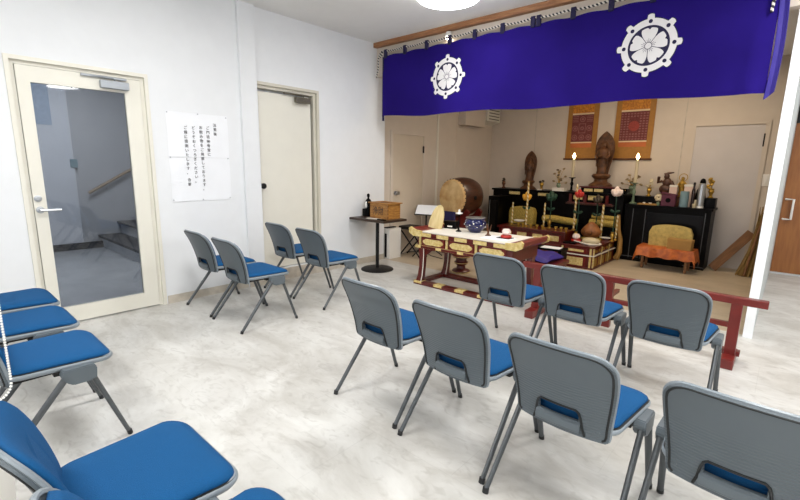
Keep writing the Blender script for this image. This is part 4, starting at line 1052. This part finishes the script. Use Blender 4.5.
# things along the front of the black cabinet top
def cabx(px, y): return P(px, 200, 'y', y).x
ca = thing('purple_wrapped_box', 'purple wrapped box with a dark round mark on the black cabinet', 'box', (cabx(669, 6.95), 6.94, CZ))
MB().box(-0.085, 0.085, -0.05, 0.05, 0, 0.155, 0.008).build('box_body', M['purplebox'], ca)
MB().lathe([(0.032, 0), (0.032, 0.004), (0, 0.005)], (0, -0.054, 0.08), 14, 'y').build('round_mark', M['black'], ca, True)
MB().obox((0.0, 0, 0.165), 0.20, 0.11, 0.018, (0, 0.15, 0), 0.006).build('cloth_fold', M['purplebox'], ca)
wf = thing('white_flower', 'small cream white flower in a tiny pot beside the purple wrapped box', 'flower', (cabx(658.5, 6.92), 6.92, CZ))
MB().lathe([(0.02, 0), (0.024, 0.03), (0.018, 0.045), (0, 0.04)], n=10).tube([(0, 0, 0.04), (0, 0, 0.09)], 0.005).build('pot', M['greenvase'], wf, True)
f_ = MB()
for k in range(6):
    a = 2*PI*k/6; f_.ball((0.03*math.cos(a), -0.01, 0.11+0.03*math.sin(a)), 0.024, 0.014, 0.024, n=8)
f_.build('blossom', M['candle'], wf, True)
tr_ = thing('flat_tray', 'low flat tray with small white cups at the altar end of the black cabinet', 'tray', (cabx(649, 6.93), 6.93, CZ))
MB().box(-0.13, 0.11, -0.06, 0.06, 0, 0.018, 0.003).build('tray_body', M['gumbox'], tr_)
for x in (-0.06, 0.02): MB().lathe([(0.015, 0.018), (0.02, 0.03), (0.018, 0.032), (0, 0.022)], (x, 0, 0), 10).build('cup', M['white'], tr_, True)
tag(MB().lathe([(0, 0), (0.052, 0), (0.052, 0.20), (0.048, 0.21), (0, 0.212)], n=18).build('blue_grey_tin', M['bluegrey'], None, True, (cabx(684, 6.95), 6.95, CZ)), 'blue-grey cylindrical tin on the black cabinet', 'tin')
pk = thing('pink_topped_box', 'upright pale pink card box behind the blue-grey tin', 'box', (cabx(688, 7.04), 7.03, CZ))
MB().box(-0.055, 0.055, -0.03, 0.03, 0, 0.29, 0.004).build('box_body', M['pinkbox'], pk)
MB().box(-0.058, 0.058, -0.033, 0.033, 0.27, 0.30, 0.004).build('lid', M['cloth'], pk)
pk = thing('pale_pink_box', 'upright pale pink card box behind the purple wrapped box', 'box', (cabx(672, 7.06), 7.06, CZ))
MB().box(-0.045, 0.045, -0.025, 0.025, 0, 0.28, 0.004).build('box_body', M['pinkbox'], pk)
MB().box(-0.047, 0.047, -0.027, 0.027, 0.26, 0.285, 0.003).build('lid', M['cloth'], pk)
br_ = thing('brown_bottle', 'slim dark brown bottle beside the blue-grey tin', 'bottle', (cabx(692.5, 6.98), 6.98, CZ))
MB().lathe([(0, 0), (0.022, 0), (0.022, 0.22), (0.012, 0.26), (0.012, 0.31), (0, 0.312)], n=12).build('bottle_body', mat('dark_brown_glass', '#241008', 0.15, var=0.2), br_, True)
MB().lathe([(0.014, 0.30), (0.014, 0.33), (0, 0.332)], n=12).build('cap', M['blackmat'], br_, True)
sv = thing('silver_bottle', 'tall silver cylindrical flask on the black cabinet near the small block', 'bottle', (cabx(700.5, 6.95), 6.95, CZ))
MB().lathe([(0, 0), (0.042, 0), (0.042, 0.30), (0.036, 0.32), (0, 0.322)], n=18).build('flask_body', M['steel'], sv, True)
MB().lathe([(0.044, 0), (0.044, 0.02), (0.042, 0.024)], n=18).build('base_ring', M['white'], sv, True)
kb_ = thing('black_knob_bottle', 'black bottle with a round stopper behind the silver flask', 'bottle', (cabx(699, 7.1), 7.15, CZ))
MB().lathe([(0, 0), (0.06, 0), (0.065, 0.14), (0.05, 0.22), (0.02, 0.27), (0, 0.275)], n=16).build('bottle_body', M['black'], kb_, True)
MB().ball((0.01, 0, 0.33), 0.035, 0.035, 0.055, n=12).build('stopper', M['black'], kb_, True)
cc = thing('cream_cup', 'small cream cup between the brown bottle and the silver flask', 'cup', (cabx(695, 6.91), 6.91, CZ))
MB().lathe([(0, 0), (0.02, 0), (0.025, 0.05), (0.022, 0.052), (0, 0.02)], n=12).build('cup_body', M['candle'], cc, True)
tag(MB().box(-0.025, 0.025, -0.02, 0.02, 0, 0.10, 0.003).build('cream_packet', M['candle'], None, False, (cabx(696.5, 6.99), 7.0, CZ)), 'upright cream packet just beside the dark brown bottle', 'packet')

# ------------------------------------------------------------------ hanging scrolls
def scroll(x0, x1, zb, kind, label):
    t = thing('hanging_scroll', label, 'scroll', (0, 0, 0))
    w_ = x1-x0
    MB().box(x0, x1, YB-0.016, YB-0.010, zb, 2.55).build('mounting', M['scroll_border'], t)
    MB().lathe([(0, x0-0.02), (0.014, x0-0.02), (0.014, x1+0.02), (0, x1+0.02)], (0, YB-0.018, zb), 12, 'x').build('roller', M['wood_dark'], t, True)
    a, b_ = x0+0.075, x1-0.075
    MB().box(a, b_, YB-0.018, YB-0.016, 2.175, 2.50).build('upper_brocade', M['scroll_gold'], t)
    MB().box(a, b_, YB-0.018, YB-0.016, zb+0.18, zb+0.25).build('lower_brocade', mat('orange_red_silk', '#c46a34', 0.6, var=0.2), t)
    MB().box(a, b_, YB-0.019, YB-0.016, 2.15, 2.175).build('silk_strip', M['scroll_cream'], t)
    MB().box(a, b_, YB-0.019, YB-0.016, zb+0.25, zb+0.27).build('silk_strip', M['scroll_cream'], t)
    pt = MB().box(a, b_, YB-0.019, YB-0.016, zb+0.27, 2.15).build('painting', M['scroll_red'], t)
    za, zz = zb+0.27, 2.15
    mk_ = MB()
    if kind == 0:
        for r in range(3):
            for c in range(3):
                cx, cz = a+(b_-a)*(c+0.5)/3, za+(zz-za)*(r+0.5)/3
                if r == 1 and c == 1:
                    for dx in (-1, 1): mk_.box(cx+dx*0.05-0.006, cx+dx*0.05+0.006, YB-0.021, YB-0.019, cz-0.075, cz+0.075)
                    for dz in (-1, 1): mk_.box(cx-0.05, cx+0.05, YB-0.021, YB-0.019, cz+dz*0.07-0.006, cz+dz*0.07+0.006)
                    mk_.lathe([(0.012, 0), (0.03, 0), (0.03, 0.003)], (cx, YB-0.022, cz), 12, 'y', False)
                elif r == 2 and c != 1:
                    for k in range(4): mk_.box(cx-0.045, cx+0.045, YB-0.021, YB-0.019, cz-0.04+k*0.026, cz-0.028+k*0.026)
                else:
                    mk_.lathe([(0.032, 0), (0.046, 0), (0.046, 0.002)], (cx, YB-0.021, cz), 10, 'y', False)
                    mk_.lathe([(0, 0), (0.02, 0), (0.02, 0.002)], (cx, YB-0.021, cz), 8, 'y', False)
        mk_.build('painted_marks', M['scroll_pink'], pt)
    else:
        for r in range(11):
            cz = za+(zz-za)*(r+0.6)/11.5
            for c in range(9):
                cx = a+(b_-a)*(c+0.5)/9
                if abs(cx-(a+b_)/2) < 0.075 and abs(cz-(za+zz)/2) < 0.11: continue
                mk_.box(cx-0.014, cx+0.012, YB-0.021, YB-0.019, cz-0.008, cz+0.010)
        mk_.build('painted_marks', M['scroll_pink'], pt)
        MB().lathe([(0.075, 0), (0.075, 0.002), (0, 0.003)], ((a+b_)/2, YB-0.022, (za+zz)/2), 20, 'y').build('painted_disc', M['scroll_centre'], pt)
scroll(-2.88, -2.40, 1.46, 0, 'gold-framed hanging scroll with nine pale motifs on dark red, drum side')
scroll(-2.15, -1.62, 1.46, 1, 'gold-framed hanging scroll with one red disc at its centre')

# ------------------------------------------------------------------ vent boxes on the altar room wall
v1 = thing('duct_box', 'plain beige duct box high on the altar room wall beneath the curtain', 'duct', (XA, 6.2, 1.985))
MB().box(0, 0.14, 0.0, 0.62, 0, 0.40, 0.005).build('housing', M['wall_beige'], v1)
v2 = thing('air_vent', 'beige louvred wall vent unit next to the plain duct box', 'vent', (XA, 6.84, 2.05))
MB().prism([(0, 0.0), (0.16, 0.05), (0.16, 0.32), (0, 0.32)], 0, 0.44, 'y').build('housing', M['cream'], v2)
lv = MB()
for k in range(4): lv.box(0.16, 0.166, 0.06, 0.40, 0.08+0.05*k, 0.095+0.05*k)
lv.build('louvre', M['bronze'], v2)

# ------------------------------------------------------------------ leaning planks and straw
pkk = MB().obox((0, 0, 0), 0.11, 0.02, 0.80, (0, 0, 0), 0.003).build('leaning_plank', M['plank'])
tag(pkk, 'brown wooden plank leaning diagonally in front of the pale door', 'plank')
pa, pb = Vector((-0.66, 7.0, 0.03)), Vector((-0.315, 7.17, 0.53))
d = (pb-pa)
pkk.location = (pa+pb)/2
zax = d.normalized(); xax = Vector((0.82, 0, -0.57)); xax = (xax-zax*xax.dot(zax)).normalized(); yax = zax.cross(xax)
pkk.rotation_euler = Matrix((xax, yax, zax)).transposed().to_euler()
pkk.scale = (1, 1, d.length/0.80)
sw_ = MB()
rnd = random.Random(5)
for k in range(90):
    bx_, tx = -0.40+rnd.random()*0.17, -0.27+rnd.random()*0.10
    by, ty = 6.86+rnd.random()*0.16, 7.06+rnd.random()*0.12
    sw_.tube([(bx_, by, 0.004), ((bx_+tx)/2+0.01, (by+ty)/2, 0.3), (tx, ty, 0.62+rnd.random()*0.26)], 0.007, 4, 0.003)
tag(sw_.build('straw_bundle', M['straw'], None, True), 'bundle of dry straw mats leaning in the corner by the partition', 'straw bundle', kind='stuff')
tag(MB().tube([(-0.31, 6.86, 0.01), (-0.22, 7.1, 0.80)], 0.014, 8).build('leaning_pole', M['plank'], None, True), 'brown pole leaning among the straw beside the partition', 'pole')

# ------------------------------------------------------------------ violet curtain with crests
NX0, NX1, NZ0, NZ1, NY = -4.0, -0.24, 1.88, 2.625, 4.12
def ny(x, z):
    k = max(0, min(1, (NZ1-z)/(NZ1-NZ0)))
    return NY+k*(0.022*math.sin(x*5.1+0.6)+0.014*math.sin(x*9.3+1.9))+0.006*math.sin(x*3.2+z*5)-0.03*math.exp(-((x+0.33)/0.06)**2)*k
def nbot(x):
    t = (x-NX0)/(NX1-NX0); return 1.912-0.055*t-0.008*math.sin(PI*t)+0.012*math.sin(x*4.3)
def ntop(x):
    return NZ1+0.006+0.006*math.cos((x+0.2)*2*PI/0.33)
nr = thing('shrine_curtain', 'long deep violet curtain with two white wheel crests hanging from the beam', 'curtain', (0, 0, 0))
def nf(u, v):
    x = NX0+(NX1-NX0)*u; z = nbot(x)+(ntop(x)-nbot(x))*v
    return Vector((x, ny(x, z), z))
nc = MB().grid(nf, 150, 24); nc.solid(0.003)
nc.build('cloth', M['noren'], nr, True)
# folded tie strip at the right end
def tf(u, v):
    z = 1.80+0.84*v; x = NX1-0.005+0.055*u+0.012*math.sin(v*4)
    return Vector((x, NY-0.03+0.018*math.sin(u*PI)+0.01*v, z+0.05*u*(1-v)))
tsb = MB().grid(tf, 4, 16); tsb.solid(0.005)
tsb.build('tie_strip', mat('violet_tie', '#2e2080', 0.7, var=0.1), nr, True)
MB().box(NX0-0.012, NX0+0.012, NY-0.008, NY+0.008, 1.86, 2.62).build('side_hem', M['crestline'], nr)
tabs = [-3.965, -3.65, -3.32, -3.0, -2.683, -2.36, -2.04, -1.985, -1.663, -1.345, -1.03, -0.71, -0.40]
for x in tabs:
    MB().box(x-0.022, x+0.022, NY-0.014, NY+0.014, 2.605, 2.705, 0.006).build('loop', M['crestline'], nr)
rp_ = []
for k in range(60):
    x = -4.03+3.86*k/59
    ph = ((x+4.0) % 0.325)/0.325
    rp_.append((x, NY, 2.69-0.012*math.sin(PI*ph)))
cord = thing('curtain_rope', 'black and white twisted rope threaded through the loops of the violet curtain', 'rope')
MB().tube(rp_, 0.011, 8).build('rope_length', M['rope'], cord, True)
MB().tube([(-4.03, NY, 2.69), (-4.06, NY-0.01, 2.66), (-4.075, NY-0.02, 2.60), (-4.085, NY-0.01, 2.50), (-4.10, NY-0.01, 2.44), (-4.13, NY, 2.39)], 0.010, 8).tube([(-4.02, NY-0.02, 2.66), (-4.05, NY-0.03, 2.645), (-4.03, NY-0.03, 2.62), (-4.0, NY-0.02, 2.65), (-4.02, NY-0.02, 2.68)], 0.010, 8).build('knotted_tail', M['ropev'], cord, True)
MB().tube([(-0.19, NY-0.02, 2.69), (-0.24, NY-0.045, 2.62), (-0.27, NY-0.05, 2.48), (-0.275, NY-0.05, 2.37)], 0.010, 8).build('end_tail', M['ropev'], cord, True)

def crest(cx, cz, R, par, rot=0.0):
    def Q(r, a, off): 
        x, z = cx+r*math.sin(a+rot), cz+r*math.cos(a+rot)
        return Vector((x, ny(x, z)-off, z))
    # dark outline layer
    o = MB(); NS = 96
    def outer(a):
        k = ((a/(PI/4))+0.5) % 1-0.5
        return R*(1.0 if abs(k) > 0.16 else 1.17-0.05*(abs(k)/0.16)**2)
    def petr(a):
        k = ((a/(2*PI/5))+0.5) % 1-0.5; k = abs(k)*2
        return R*0.665*(1-0.10*math.exp(-(k/0.10)**2))*(1 if k < 0.62 else max(0.10, math.sqrt(max(0, 1-((k-0.62)/0.40)**2))))
    ring = lambda a, f_: (R*0.77+(outer(a)-R*0.77)*f_)
    def strip(fn0, fn1, n, off, seg, m, name, pr, skip=None):
        mb = MB()
        V = [[mb.bm.verts.new(Q(fn0(2*PI*i/n)+(fn1(2*PI*i/n)-fn0(2*PI*i/n))*j/seg, 2*PI*i/n, off)) for i in range(n)] for j in range(seg+1)]
        for j in range(seg):
            for i in range(n): mb.bm.faces.new([V[j][i], V[j][(i+1) % n], V[j+1][(i+1) % n], V[j+1][i]])
        return mb.build(name, m, pr)
    c = strip(lambda a: R*0.75, outer, 192, 0.0065, 4, M['emblem'], 'crest_wheel', par)
    strip(lambda a: outer(a)*0.99, lambda a: outer(a)+R*0.035, 192, 0.0055, 2, M['crestline'], 'outline', c)
    strip(lambda a: 0.001, lambda a: R*0.76, 96, 0.0052, 6, M['crestline'], 'inner_field', c)
    dt = MB()
    for k in range(8):
        a = k*PI/4
        p0 = Q(R*0.90, a, 0.0075)
        ct = dt.bm.verts.new(p0); rr = R*0.075
        rg = [dt.bm.verts.new(Q(math.hypot(R*0.90+rr*math.cos(t), rr*math.sin(t)), a+math.atan2(rr*math.sin(t), R*0.90+rr*math.cos(t)), 0.0075)) for t in [2*PI*i/12 for i in range(12)]]
        for i in range(12): dt.bm.faces.new([ct, rg[i], rg[(i+1) % 12]])
    dt.build('wheel_dots', M['crestline'], c)
    strip(lambda a: 0.001, petr, 300, 0.0068, 8, M['emblem'], 'crest_flower', par)
    ln = MB()
    def seg(a, r0, r1, w_):
        v = [ln.bm.verts.new(Q(r, a+s_*w_/max(r, 0.01), 0.0078)) for r, s_ in ((r0, -1), (r1, -1), (r1, 1), (r0, 1))]
        ln.bm.faces.new(v)
    for k in range(5):
        seg((k+0.5)*2*PI/5, R*0.12, R*0.45, 0.0022)
        for da in (-0.28, 0, 0.28): seg(k*2*PI/5+da, R*0.12, R*(0.24 if da else 0.28), 0.0013)
    n = 32
    V = [[ln.bm.verts.new(Q(r, 2*PI*i/n, 0.0078)) for i in range(n)] for r in (R*0.115, R*0.135)]
    for i in range(n): ln.bm.faces.new([V[0][i], V[0][(i+1) % n], V[1][(i+1) % n], V[1][i]])
    ln.build('flower_lines', M['crestline'], c)
crest(-3.015, 2.277, 0.20, nr, 0.0)
crest(-1.03, 2.287, 0.203, nr, 0.0)

# ------------------------------------------------------------------ pull chain and white bin at the photo's left edge
ch = MB()
cx, cy = -1.206, 0.079
pts = []
base = P(11, 382, 'z', 0.83)
top_ = Vector((-1.24, 0.10, ZC))
bx0 = Vector((-1.25, 0.093, 0.812))
z = ZC-0.002
while z > bx0.z: pts.append((bx0.x, bx0.y, z)); z -= 0.0062
for k in range(1, 17):
    a = PI*k/17; pts.append((bx0.x, bx0.y-0.03+0.03*math.cos(a), bx0.z-0.040*math.sin(a)))
z = bx0.z
while z < ZC: pts.append((bx0.x, bx0.y-0.06, z)); z += 0.0062
for p in pts: bmesh.ops.create_icosphere(ch.bm, subdivisions=1, radius=0.0031, matrix=Matrix.Translation(p))
tag(ch.build('bead_chain', M['white'], None, True), 'white bead pull chain hanging at the left photo edge before the rear chairs', 'chain')

wb = thing('white_bin', 'white rounded plastic bin cut off by the left photo edge on the floor', 'bin', (-1.99, 0.0, 0))
MB().lathe([(0, 0), (0.10, 0), (0.105, 0.01), (0.125, 0.27), (0.13, 0.28), (0.12, 0.28), (0.10, 0.02), (0, 0.015)], n=28).build('bin_body', M['white'], wb, True)
MB().lathe([(0.128, 0.268), (0.134, 0.274), (0.132, 0.284), (0.126, 0.284)], n=28).build('rim', M['white'], wb, True)

# ------------------------------------------------------------------ lights
def area(name, loc, size, power, col, rot=(0, 0, 0), shape='DISK'):
    l = bpy.data.lights.new(name, 'AREA'); l.shape = shape; l.size = size; l.energy = power; l.color = col
    o = bpy.data.objects.new(name, l); COL.objects.link(o); o.location = loc; o.rotation_euler = rot
    return o
LP = [(-2.44, 3.31), (0.3, 3.3), (-2.5, 1.2), (0.3, 1.0), (-2.5, -0.9), (0.3, -0.9), (2.3, 2.2), (2.3, -0.4), (1.2, 5.8)]
first = None
for i, (x, y) in enumerate(LP):
    lab = 'round white ceiling light above the chairs, partly cut by the top photo edge' if i == 0 else 'round white ceiling light of the row overhead'
    zc = ZC if y < YO else 2.7
    if first is None:
        first = thing('ceiling_light', lab, 'ceiling light', (x, y, zc), group='round ceiling lights')
        MB().lathe([(0.0, 0), (0.30, 0), (0.30, -0.03), (0.285, -0.035), (0.0, -0.035)], n=32).build('housing', M['white'], first, True)
        MB().lathe([(0.285, -0.034), (0.285, -0.075), (0.26, -0.10), (0.15, -0.112), (0, -0.115)], n=32).build('diffuser', M['lens'], first, True)
    else: dup(first, (x, y, zc), 0, lab)
    area('lamp_ceiling', (x, y, zc-0.13), 0.5, 11 if i == 0 else 20, (1.0, 0.985, 0.965))
# warm light inside the altar room
area('lamp_altar', (-2.1, 5.6, 2.62), 0.9, 21, (1.0, 0.80, 0.58))
area('lamp_altar', (-1.0, 6.2, 2.62), 0.6, 13, (1.0, 0.82, 0.62))
sl_ = thing('spotlight', 'small bright spotlight fixed under the wooden beam over the curtain', 'spotlight', (-3.05, 4.165, 2.70))
MB().lathe([(0, 0.06), (0.03, 0.055), (0.04, 0.02), (0.042, -0.01), (0.036, -0.012)], n=16).build('housing', M['white'], sl_, True)
MB().ball((0, -0.008, -0.005), 0.037, 0.037, 0.02, n=12).build('bulb', M['spotlens'], sl_, True)
# dim cool hall light
area('lamp_hall', (-6.0, 1.4, 2.85), 1.2, 85, (0.97, 0.98, 1.0))

wd_ = bpy.data.worlds.new('world'); scene.world = wd_; wd_.use_nodes = True
wd_.node_tree.nodes['Background'].inputs['Color'].default_value = (0.8, 0.85, 0.9, 1)
wd_.node_tree.nodes['Background'].inputs['Strength'].default_value = 0.3
scene.view_settings.view_transform = 'Standard'
scene.view_settings.look = 'None'
scene.view_settings.exposure = 0.0
